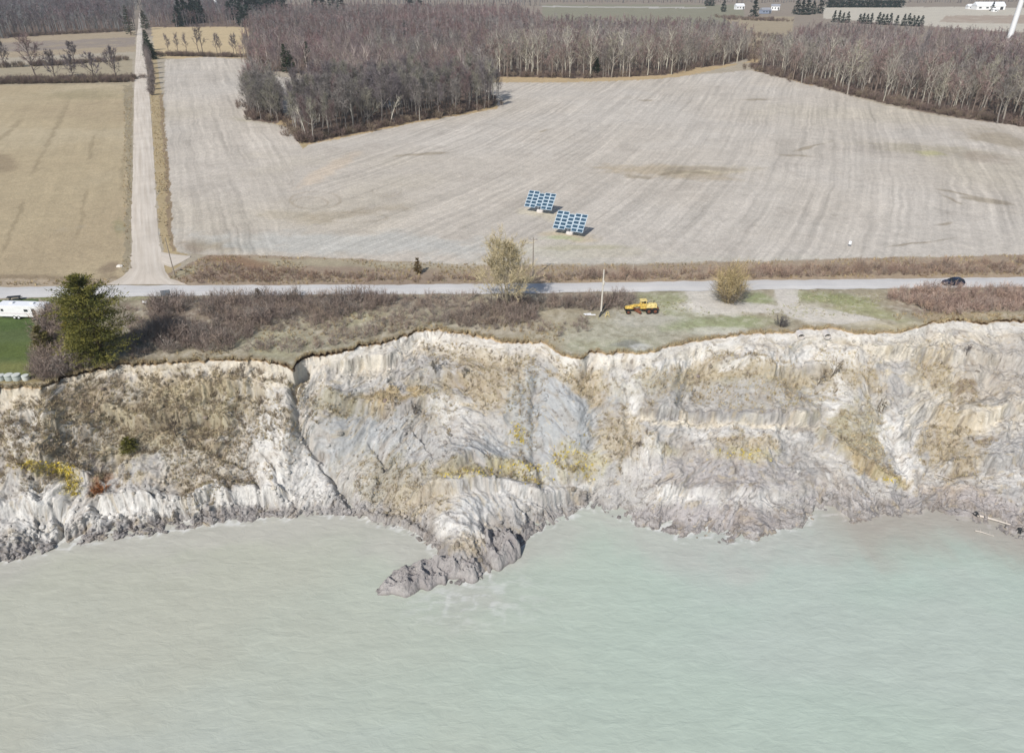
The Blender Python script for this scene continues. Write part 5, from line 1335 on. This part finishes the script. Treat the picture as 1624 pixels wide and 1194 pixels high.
# ---- camper trailer
p = U(41, 502); tr = thing('camper_trailer', 'long white camper trailer parked on the green lawn', 'trailer', p, math.radians(-3))
Lx, Wy, hb, ht = 10.9, 2.5, 0.55, 2.85
prof = [(-Lx / 2 + 0.9, hb), (Lx / 2 - 0.15, hb), (Lx / 2, hb + 0.2), (Lx / 2, ht - 0.35), (Lx / 2 - 0.35, ht), (-Lx / 2 + 0.9, ht), (-Lx / 2 + 0.25, ht - 0.5), (-Lx / 2, ht - 1.3), (-Lx / 2 + 0.2, hb + 0.45)]
m = MB(); m.prism(prof, -Wy / 2, Wy / 2); m.obj('body', M_white, tr)
m = MB(); m.box((0.2, 0, ht + 0.03), (Lx - 1.5, Wy - 0.15, 0.06), bev=0.02); m.obj('roof', M_roofw, tr)
for x_ in (-1.9, 2.4): m = MB(); m.box((x_, 0.1, ht + 0.2), (0.75, 0.7, 0.28), bev=0.05); m.obj('roof_vent', M_roofw, tr)
m = MB(); m.box((3.05, -Wy / 2 - 0.02, 1.45), (0.72, 0.05, 1.75)); m.obj('door', M_dglass, tr)  # dark sheet stands for the unlit inside of the open doorway
m = MB(); m.box((3.75, -Wy / 2 - 0.06, 1.45), (0.66, 0.05, 1.75), bev=0.01); m.obj('open_door', M_white, tr)
for x_, w_ in ((-4.2, 0.6), (-3.4, 0.4), (1.5, 0.7)):
    m = MB(); m.box((x_, -Wy / 2 - 0.02, 1.95), (w_ + 0.12, 0.04, 0.52)); f_ = m.obj('window', M_steel, tr)
    m = MB(); m.box((x_, -Wy / 2 - 0.045, 1.95), (w_, 0.02, 0.40)); m.obj('pane', M_dglass, f_)
m = MB(); m.box((-0.6, -Wy / 2 - 0.015, 1.25), (8.0, 0.03, 0.06)); m.obj('stripe', simple('pink grey stripe', A(200, 170, 176), 0.6, var=0.02), tr)
m = MB(); m.box((Lx / 2 + 0.015, 0, 1.7), (0.03, Wy - 0.4, 1.9)); m.obj('end_shade', simple('blue grey end shade', A(112, 122, 136), 0.5, var=0.05), tr)  # shade of the end face painted as a darker blue grey sheet
for x_ in (-1.4, -0.5):
    for s_ in (-1, 1):
        m = MB(); m.cyl((x_, s_ * (Wy / 2 - 0.1), 0.36), 0.36, 0.24, 16, 0, 'y'); w_ = m.obj('wheel', M_black, tr)
        m = MB(); m.cyl((x_, s_ * (Wy / 2 + 0.03), 0.36), 0.2, 0.04, 12, 0, 'y'); m.obj('rim', M_white, w_)
m = MB(); m.tube([(-Lx / 2 + 0.9, -0.7, 0.5), (-Lx / 2 - 0.9, 0, 0.45), (-Lx / 2 + 0.9, 0.7, 0.5)], 0.06, 6); m.obj('hitch', M_steel, tr)
m = MB(); m.box((3.05, -Wy / 2 - 0.35, 0.3), (0.7, 0.4, 0.12), bev=0.02); m.obj('step', M_steel, tr)
# dark table form standing in for a shadow behind the trailer
r = thing('shadow_table', 'dark table form standing for a shadow behind the roof of the camper trailer', 'table', U(24, 477), 0.25)
m = MB(); m.box((0, 0, 0.95), (2.6, 0.9, 0.08), bev=0.02); m.obj('tabletop', M_trim, r)
for s_ in (-1, 1): m = MB(); m.box((0, s_ * 0.75, 0.5), (2.6, 0.3, 0.06)); m.obj('bench', M_trim, r)
for s_ in (-1, 1): m = MB(); m.box((s_ * 0.9, 0, 0.42), (0.1, 1.5, 0.08)); m.box((s_ * 0.9, 0.3, 0.47), (0.1, 0.08, 0.94), R_=rot('x', 0.4)); m.box((s_ * 0.9, -0.3, 0.47), (0.1, 0.08, 0.94), R_=rot('x', -0.4)); m.obj('leg', M_trim, r)

# ---- drums on the lip
lbs = {7: 'grey drum at the picture edge, leftmost on the bluff lip', 18: 'grey drum, second from the left on the bluff lip', 27: 'grey drum, third from the left on the bluff lip', 43: 'whitest drum, rightmost of the row on the bluff lip'}
for i, (px_, s_) in enumerate(((3, 1.0), (16, 1.12), (28, 1.12), (42, 0.95))):
    p = any_ground(px_, 602.0); r = thing('drum', list(lbs.values())[i], 'drum', (p[0], p[1], 0), 0, 'row of drums on the bluff lip'); r.scale = (s_, s_, s_)
    m = MB(); m.lathe((0, 0, 0), [(0.56, 0), (0.62, 0.03), (0.60, 0.35), (0.64, 0.38), (0.64, 0.43), (0.60, 0.46), (0.60, 0.82), (0.64, 0.85), (0.62, 0.92)], 20); m.obj('barrel', M_bale if i < 3 else M_balet, r, smooth=False)
    m = MB(); m.lathe((0, 0, 0.915), [(0.58, 0), (0.56, 0.03), (0.2, 0.04)], 20); m.obj('lid', M_balet, r)

# ---- yellow grader
gr = thing('road_grader', 'old yellow and rusty road machine parked on the grass by the road', 'machine', any_ground(1016, 495), math.radians(4))
def wheel(parent, x, y, r_, w, mat_r=M_yel):
    m = MB(); m.cyl((x, y, r_), r_, w, 18, 0, 'y'); w_ = m.obj('wheel', M_black, parent); s = 1 if y > 0 else -1
    m = MB(); m.cyl((x, y + s * (w / 2 + 0.015), r_), r_ * 0.52, 0.06, 14, 0, 'y'); m.obj('rim', mat_r, w_)
for s_ in (-1, 1):
    wheel(gr, -2.8, s_ * 0.85, 0.5, 0.3, M_rust); wheel(gr, 1.4, s_ * 1.0, 0.62, 0.38, M_rust); wheel(gr, 2.7, s_ * 1.0, 0.62, 0.38, M_rust)
m = MB(); m.box((2.0, 0, 1.45), (2.5, 1.1, 0.9), taper=(0.92, 0.85), bev=0.08); m.obj('engine_hood', M_ylt, gr)
m = MB(); m.box((2.0, 0, 0.85), (3.2, 0.9, 0.35), bev=0.04); m.obj('rear_frame', M_rust, gr)
m = MB(); m.prism([(-3.3, 1.0), (-3.1, 1.35), (-1.6, 1.75), (0.6, 1.8), (0.6, 1.5), (-1.5, 1.4), (-2.9, 0.95)], -0.2, 0.2); m.obj('front_beam', M_yel, gr)
m = MB(); m.box((-2.5, 0, 1.2), (1.7, 0.9, 0.45), taper=(0.8, 0.8), bev=0.05); m.obj('front_deck', M_yel, gr)
m = MB(); m.box((0.35, 0, 1.5), (1.2, 1.25, 1.0), bev=0.04); m.obj('cab', M_yel, gr)
m = MB()
for x_ in (-0.15, 0.85):
    for s_ in (-1, 1): m.box((x_, s_ * 0.55, 2.3), (0.08, 0.08, 0.7))
m.obj('cab_posts', M_ylt, gr)
m = MB(); m.box((0.35, 0, 2.7), (1.4, 1.35, 0.1), bev=0.03); m.obj('cab_roof', M_ylt, gr)
m = MB(); m.box((-0.9, 0, 0.45), (0.2, 2.9, 0.6), R_=rot('z', 0.45) @ rot('y', 0.25), bev=0.03); m.obj('blade', M_rust, gr)
m = MB(); m.tube([(-1.9, 0.4, 1.2), (-0.9, 0.0, 0.7), (0.2, 0.4, 1.0)], 0.07, 6); m.tube([(-1.9, -0.4, 1.2), (-0.9, 0.0, 0.7), (0.2, -0.4, 1.0)], 0.07, 6); m.obj('draw_bars', M_rust, gr)
m = MB(); m.tube([(2.6, 0.25, 1.85), (2.6, 0.25, 2.45)], 0.06, 8); m.obj('exhaust', M_trim, gr)
m = MB(); m.box((0.75, 0, 2.05), (0.4, 0.5, 0.5), bev=0.04); m.obj('seat', M_trim, gr)

# ---- dark car, nose to the left
car = thing('parked_car', 'very dark blue car on the shore road at far right', 'car', U(1510, 452.5) + np.array([0, 0, 0.14]), math.radians(1.5))
def loft(sections, name, mat, parent, smooth=True):
    n = len(sections[0]); V = np.concatenate([np.array(s_, float) for s_ in sections]); f = []
    for i in range(len(sections) - 1):
        for k in range(n - 1): f.append([i * n + k, (i + 1) * n + k, (i + 1) * n + k + 1, i * n + k + 1])
    f.append(list(range(n))); f.append(list(range(len(V) - 1, len(V) - n - 1, -1)))
    m = MB(); m.add(V, f); return m.obj(name, mat, parent, smooth=False)
def sec(x, w, z0, z1, tw): return [(x, -w * 0.94, z0), (x, -w, z0 + 0.2), (x, -w, z1 - 0.14), (x, -tw, z1), (x, -tw * 0.5, z1 + 0.03), (x, tw * 0.5, z1 + 0.03), (x, tw, z1), (x, w, z1 - 0.14), (x, w, z0 + 0.2), (x, w * 0.94, z0), (x, -w * 0.94, z0)]
loft([sec(-2.3, 0.66, 0.36, 0.66, 0.5), sec(-2.18, 0.84, 0.28, 0.78, 0.66), sec(-1.5, 0.92, 0.24, 0.94, 0.76), sec(-0.75, 0.93, 0.24, 1.02, 0.8), sec(0.9, 0.93, 0.24, 1.04, 0.8), sec(1.8, 0.93, 0.26, 1.04, 0.8), sec(2.2, 0.86, 0.32, 0.98, 0.72), sec(2.3, 0.76, 0.42, 0.8, 0.6)], 'body', M_navy, car)
def cabs(x0, x1, z): return None
cb = [(-0.95, 1.02, 0.78), (-0.25, 1.50, 0.62), (0.3, 1.60, 0.60), (1.3, 1.60, 0.60), (1.9, 1.42, 0.6), (2.15, 1.04, 0.72)]
loft([[(x, -0.80, 0.98), (x, -(0.80 + w) / 2 - 0.03, (0.98 + z) / 2), (x, -w, z), (x, w, z), (x, (0.80 + w) / 2 + 0.03, (0.98 + z) / 2), (x, 0.80, 0.98), (x, -0.80, 0.98)] for x, z, w in cb], 'window_glass', M_dglass, car)
loft([[(x, -w - 0.01, z - 0.05), (x, -w, z + 0.02), (x, w, z + 0.02), (x, w + 0.01, z - 0.05), (x, -w - 0.01, z - 0.05)] for x, z, w in cb[1:5]], 'roof', M_navy, car)
for x_ in (-0.55, 0.45, 1.4):
    for s_ in (-1, 1):
        m = MB(); m.box((x_, s_ * 0.75, 1.25), (0.09, 0.05, 0.6), R_=rot('x', s_ * 0.3)); m.obj('window_pillar', M_navy, car)
for x_ in (-1.42, 1.42):
    for s_ in (-1, 1):
        m = MB(); m.cyl((x_, s_ * 0.84, 0.34), 0.34, 0.22, 18, 0, 'y'); w_ = m.obj('wheel', M_black, car)
        m = MB(); m.cyl((x_, s_ * 0.955, 0.34), 0.21, 0.03, 14, 0, 'y'); m.obj('rim', M_steel, w_)
for s_ in (-1, 1):
    m = MB(); m.box((-2.24, s_ * 0.58, 0.66), (0.14, 0.34, 0.14), bev=0.03); m.obj('headlight', M_lampw, car)
    m = MB(); m.box((2.24, s_ * 0.62, 0.82), (0.1, 0.26, 0.2), bev=0.03); m.obj('tail_light', M_redl, car)
    m = MB(); m.box((-0.65, s_ * 1.02, 1.02), (0.14, 0.2, 0.13), bev=0.03); m.obj('side_mirror', M_navy, car)
m = MB(); m.box((-2.31, 0, 0.48), (0.06, 1.2, 0.2), bev=0.02); m.obj('grille', M_trim, car)

# ---- driftwood, drain pipes
def log(px0, py0, px1, py1, r0, r1, label, z=WATER + 0.35, extra=None):
    a = any_ground(px0, py0) if z is None else U(px0, py0, z); b2 = any_ground(px1, py1) if z is None else U(px1, py1, z)
    r = thing('driftwood_log', label, 'log', a); d = b2 - a
    pts = [d * k + np.array([0, 0, 0.12 + 0.06 * math.sin(5 * k)]) for k in (0, 0.25, 0.5, 0.75, 1)]
    m = MB(); m.tube(pts, np.linspace(r0, r1, 5), 8); m.obj('log', M_drift, r)
    m = MB()
    for k, s_ in ((0.3, 1), (0.55, -1), (0.8, 1)): m.tube([d * k, d * k + np.array([s_ * 0.1, s_ * 0.5, 0.45])], [r1 * 0.6, r1 * 0.2], 5)
    m.obj('branch_stub', M_drift, r); return r
log(1552, 818, 1612, 834, 0.20, 0.10, 'long bleached driftwood log lying on the mud at lower right', None)
log(1488, 752, 1532, 768, 0.08, 0.04, 'thin pale driftwood branch lying above the muddy cove', None)
log(1546, 842, 1576, 850, 0.08, 0.04, 'thin pale stick floating at the edge of the muddy cove', WATER + 0.1)
def stump(px, py, label):
    p = any_ground(px, py); r = thing('tree_stump', label, 'stump', p - np.array([0, 0, 0.15]))
    m = MB(); m.lathe((0, 0, 0), [(0.42, 0), (0.30, 0.3), (0.27, 0.8), (0.2, 0.9)], 10); m.obj('stump', M_trim, r)
    m = MB()
    for a_ in (0.3, 1.7, 3.0, 4.4, 5.5): m.tube([(0, 0, 0.4), (0.45 * math.cos(a_), 0.45 * math.sin(a_), 0.55), (0.75 * math.cos(a_), 0.75 * math.sin(a_), 0.2)], [0.13, 0.09, 0.03], 6)
    m.obj('root', M_trim, r)
stump(1619, 843, 'black stump at the right picture edge beside the driftwood'); stump(1550, 816, 'small dark stump at the left end of the long driftwood log')
def pipe(px, py, label):
    p = any_ground(px, py); r = thing('drain_pipe', label, 'pipe', p + np.array([0, -0.35, 0.25]), 0.0, 'drain pipe ends in the bluff')
    a = np.arange(20) * 2 * math.pi / 20; V = []
    for y_, rr_ in ((-0.55, 0.62), (1.2, 0.62), (1.2, 0.53), (-0.55, 0.53)): V.append(np.stack([np.cos(a) * rr_ * 1.15, np.full(20, y_), np.sin(a) * rr_], 1))
    f = [];
    for i in range(4):
        for k in range(20): f.append([i * 20 + k, i * 20 + (k + 1) % 20, ((i + 1) % 4) * 20 + (k + 1) % 20, ((i + 1) % 4) * 20 + k])
    m = MB(); m.add(np.concatenate(V), f); m.obj('pipe_wall', M_conc, r)
    m = MB(); m.cyl((0, 1.0, 0), 0.54, 0.1, 16, 0, 'y'); m.obj('pipe_shade_disc', M_black, r)  # black disc stands for the darkness deep inside the pipe
pipe(1268, 533, 'left one of two dark drain pipe ends under the bluff lip'); pipe(1309, 532, 'right one of two dark drain pipe ends under the bluff lip')

# ---- single dead trees and bushes on the slope
def dead(px, py, h, label, lean=(0, 0), c=A(112, 102, 94), kind='dead_tree', st=1, pale=False):
    T_, C_ = bare_tree(h, A(196, 190, 178) if pale else c, c, 9, 0.4, 4, 4, stems=st, low=0.15, wmul=0.9)
    p = any_ground(px, py); r = thing(kind, label, 'dead tree', p - np.array([0, 0, 0.3])); r.rotation_euler = (lean[0], lean[1], 0)
    link('trunk', T_.mesh('trunk', M_bark), r); link('crown', C_.mesh('crown', M_bark), r); return r
dead(277, 690, 5.0, 'dark bare tree on the left slope with twiggy round crown', (0.2, 0.1), A(88, 80, 74)); dead(127, 742, 4.2, 'dark bent tree above the yellow flowers on the left slope', (0.1, -0.3), A(92, 84, 78))
dead(152, 752, 4.0, 'grey bare upright sapling beside the rust coloured bush', (0, 0), A(134, 124, 120)); dead(1298, 610, 4.2, 'thin bare tree hanging under the left drain pipe', (0.2, 0.05), A(120, 108, 92)); dead(1318, 600, 4.6, 'thin bare tree hanging under the right drain pipe', (0.25, 0.1), A(120, 108, 92))
dead(1532, 562, 2.4, 'grey round leafless bush near the top right of the slope', (0, 0), A(120, 112, 108), 'slope_bush', 3); dead(385, 600, 3.2, 'grey leafless bush on the slope right of the left cream scarp', (0.2, 0), A(120, 110, 100), 'slope_bush', 3)
dead(176, 715, 3.6, 'pale fallen tree with spread branches on the left slope', (0.3, -1.1), A(150, 142, 130), pale=True)
dead(1010, 712, 2.0, 'small twiggy bush left of the long ledge', (0, 0.3), A(130, 120, 108), 'slope_bush', 2); dead(690, 590, 3.2, 'grey twiggy bush below the pale scarp at centre', (0.3, 0), A(128, 122, 114), 'slope_bush', 3); dead(735, 596, 2.6, 'lighter twiggy bush just right of the centre grey bush', (0.3, 0.2), A(140, 132, 120), 'slope_bush', 3)
dead(1400, 655, 2.6, 'brown twiggy bush above the olive patch on the right slope', (0.2, -0.3), A(116, 104, 88), 'slope_bush', 3); dead(655, 655, 2.2, 'dark twiggy bush beside the ochre patch', (0.2, 0.3), A(96, 90, 86), 'slope_bush', 3)
T_, C_ = conifer(2.6, 1.7, A(124, 118, 50), A(76, 80, 38), 10, 8, 26, 0.9, 0.02, 0.11, 0.35)
single('juniper_bush', T_, C_, 205, 712, 'yellow green juniper on the left slope', 'bush', mat=M_leaf)
T_, C_ = shrub(1.9, 1.6, A(150, 100, 66), A(164, 108, 66), 40, 12, 0.09); single('rust_bush', T_, C_, 158, 780, 'rust orange bush low on the left slope', 'bush', parts=('stems', 'twigs'))
# yellow flowers
rr = np.random.RandomState(9); fl = []
for px_, py_, sx_, sy_, n in ((62, 740, 20, 4, 150), (92, 748, 14, 5, 130), (110, 768, 7, 10, 90), (740, 750, 26, 4, 36), (828, 742, 24, 5, 60), (845, 762, 12, 4, 26), (1178, 722, 22, 5, 30), (1412, 762, 12, 3, 18), (925, 745, 18, 9, 40), (822, 690, 6, 8, 50), (900, 720, 14, 12, 50)):
    for k in range(n):
        p, _ = on_bluff(px_ + rr.normal() * sx_, py_ + rr.normal() * sy_); fl.append(p)
blob = []
for c in (A(222, 198, 76), A(206, 184, 92), A(228, 212, 130)):
    t_m = TM(); n = 10; p = R.normal(size=(n, 3)) * 0.16; p[:, 2] = np.abs(p[:, 2]) + 0.05; q = p + R.normal(size=(n, 3)) * 0.14; t_m.slivers(p, q, 0.16, np.asarray(c) * (0.8 + 0.4 * R.rand(n, 1))); blob.append(t_m.arrays())
v_, t_, c_ = stamp(blob, np.array(fl), 0.9, 61)
o = link('yellow_flowers', mesh_from('yellow_flowers', v_, t_, M_straw, c_)); tag(o, 'patches of small yellow flowers on the slope', 'flowers', None, 'stuff')
# clods and fallen lumps
rr = np.random.RandomState(19)
cl_ = []
for s_ in range(5):
    g_, n = rock(5, (0.5, 0.42, 0.34), 40 + s_); r_, c_ = g_.shape[:2]; idx = np.arange(r_ * c_).reshape(r_, c_)
    q = np.stack([idx[:-1], np.roll(idx[:-1], -1, 1), np.roll(idx[1:], -1, 1), idx[1:]], -1).reshape(-1, 4)[:, ::-1]
    cl_.append((g_.reshape(-1, 3), np.concatenate([q[:, [0, 1, 2]], q[:, [0, 2, 3]]]), np.broadcast_to(lin((178, 172, 166)) * K, (r_ * c_, 3))))
jj = rr.randint(60, len(bx) - 60, 7000); ii = np.where(rr.rand(7000) < 0.5, rr.randint(int(nv * 0.76), int(nv * 0.935), 7000), rr.randint(24, int(nv * 0.8), 7000))
pc_ = Bv[ii, jj] + np.array([0, 0, 0.02]); sc_ = 0.2 + 0.85 * rr.rand(7000) ** 5
v_, t_, c_ = stamp(cl_, pc_, sc_, 63, np.clip(bcol[ii, jj] / (lin((178, 172, 166)) * K), 0.5, 1.5) * 0.95)
o = link('clay_clods', mesh_from('clay_clods', v_, t_, M_clay, c_, attrs={'rough': np.full(len(v_), 0.3)})); tag(o, 'loose clods of clay lying on the slope and the toe', 'clods', None, 'stuff')

# ---- far buildings, turbine towers, pond
def house(px, py, w, d, h, label, wall, roof, rz=0.0, name='farmhouse', wins=3, cat='house'):
    r = thing(name, label, cat, U(px, py), rz)
    m = MB(); m.box((0, 0, h / 2), (w, d, h)); m.obj('wall', wall, r)
    m = MB(); V = [(-w / 2 - .4, -d / 2 - .4, h), (w / 2 + .4, -d / 2 - .4, h), (w / 2 + .4, d / 2 + .4, h), (-w / 2 - .4, d / 2 + .4, h), (-w / 2 - .4, 0, h + d * 0.36), (w / 2 + .4, 0, h + d * 0.36)]
    m.add(V, [(0, 1, 5, 4), (2, 3, 4, 5), (1, 2, 5), (3, 0, 4), (3, 2, 1, 0)]); m.obj('roof', roof, r)
    for k in range(wins):
        m = MB(); m.box(((k - (wins - 1) / 2) * w / wins, -d / 2 - 0.05, h * 0.55), (w / wins * 0.35, 0.1, h * 0.35)); m.obj('window', M_dglass, r)
    m = MB(); m.box((w * 0.38, -d / 2 - 0.06, h * 0.38), (w * 0.1, 0.12, h * 0.76)); m.obj('door', M_trim, r)
    return r
house(1172, 15.5, 13, 8, 5, 'small far white house with dark doorway left of the dark pine', M_white, M_roofw, 0.2)
house(1229, 17, 12, 8, 5.5, 'far white house with grey roof right of the dark pine', M_white, M_roofg, -0.3)
house(1213, 22, 14, 8, 4.5, 'far blue grey house low behind the bare trees', simple('blue grey siding', A(150, 160, 178), 0.8, var=0.05), M_roofg, 0.3)
house(1566, 16, 44, 14, 5.5, 'long white farm shed behind the far pale field', M_white, M_roofw, 0.05, 'farm_shed', 4, 'shed')
house(1541, 15, 16, 8, 4, 'small white outbuilding left of the long white shed', M_white, M_roofw, 0.0, 'outbuilding', 2, 'shed')
house(1577, 19.5, 8, 5, 3.4, 'tiny white outbuilding in front of the long shed', M_white, M_roofw, 0.0, 'outbuilding', 1, 'shed')
house(372, 8, 20, 9, 5, 'far white roofed barn among evergreens at the upper left', M_white, M_roofw, 0.1, 'barn', 2, 'barn')
def turbine(px, py, label, s=1.0):
    r = thing('wind_turbine', label, 'wind turbine', U(px, py)); r.scale = (s, s, s)
    m = MB(); m.lathe((0, 0, 0), [(2.15, 0), (2.1, 6), (1.95, 30), (1.7, 60), (1.4, 80)], 28); m.obj('tower', M_white, r, smooth=True)
    m = MB(); m.box((0, 1.0, 81.6), (3.4, 9.5, 3.6), bev=0.5); m.obj('nacelle', M_white, r)
    m = MB(); m.lathe((0, 0, 0), [(1.4, 0), (1.3, 0.8), (0.7, 1.7), (0.1, 2.0)], 16)
    for k in range(len(m.v)): m.v[k] = m.v[k] @ rot('x', math.pi / 2).T + np.array([0, -3.8, 81.6])
    m.obj('hub', M_white, r)
    for k in range(3):
        a = math.radians(40 + 120 * k); m = MB(); V = []; f = []
        for i, (q, wd, th) in enumerate(((1, 1.0, 0.9), (5, 1.3, 0.7), (9, 1.7, 0.4), (22, 1.1, 0.25), (34, 0.6, 0.14), (40, 0.15, 0.05))):
            V += [(-wd, -th / 2 - 5.0, q), (wd, -5.0 - th / 2, q), (wd, -5.0 + th / 2, q), (-wd, -5.0 + th / 2, q)]
            if i: f += [[(i - 1) * 4 + j, (i - 1) * 4 + (j + 1) % 4, i * 4 + (j + 1) % 4, i * 4 + j] for j in range(4)]
        f += [[3, 2, 1, 0], [20, 21, 22, 23]]
        V = np.array(V) @ rot('y', a).T + np.array([0, 0, 81.6]); m.add(V, f); m.obj('blade', M_white, r)
    return r
turbine(1596, 76, 'white wind turbine tower rising from the woods at the upper right')
turbine(343.5, 14, 'small far white wind turbine tower at the top left')
pd = U([600, 632, 640, 634, 606, 596], [172, 174, 166, 158, 157, 164])
cn = pd.mean(0); a = np.linspace(0, 2 * math.pi, 40, endpoint=False); rad_ = 1 + 0.15 * np.sin(3 * a + 1)
ring = np.stack([cn[0] + np.cos(a) * rad_ * 5.5, cn[1] + np.sin(a) * rad_ * 12, np.full(40, 0.42)], 1)
mp = simple('dark pond water', (0.03, 0.10, 0.17), 0.12, 0.5, var=0.1)
me = mesh_from('pond_water', np.concatenate([[cn + np.array([0, 0, 0.42])], ring]), np.array([[0, i + 1, (i + 1) % 40 + 1] for i in range(40)]), mp); o = link('pond_water', me); tag(o, kind='structure')
# ---- a little air between here and the far woods
hz = bpy.data.materials.new('air'); hz.use_nodes = True; ht = hz.node_tree
ht.nodes.remove(ht.nodes['Principled BSDF'])
pv = ht.nodes.new('ShaderNodeVolumePrincipled'); pv.inputs['Density'].default_value = 0.00008; pv.inputs['Color'].default_value = (0.84, 0.92, 1.0, 1)
ht.links.new(pv.outputs[0], ht.nodes['Material Output'].inputs['Volume'])
m = MB(); m.box((0, 2950, 48), (14000, 7900, 164)); o = m.obj('haze', hz); tag(o, 'thin pale haze over the whole shore', None, None, 'stuff')
print('done')
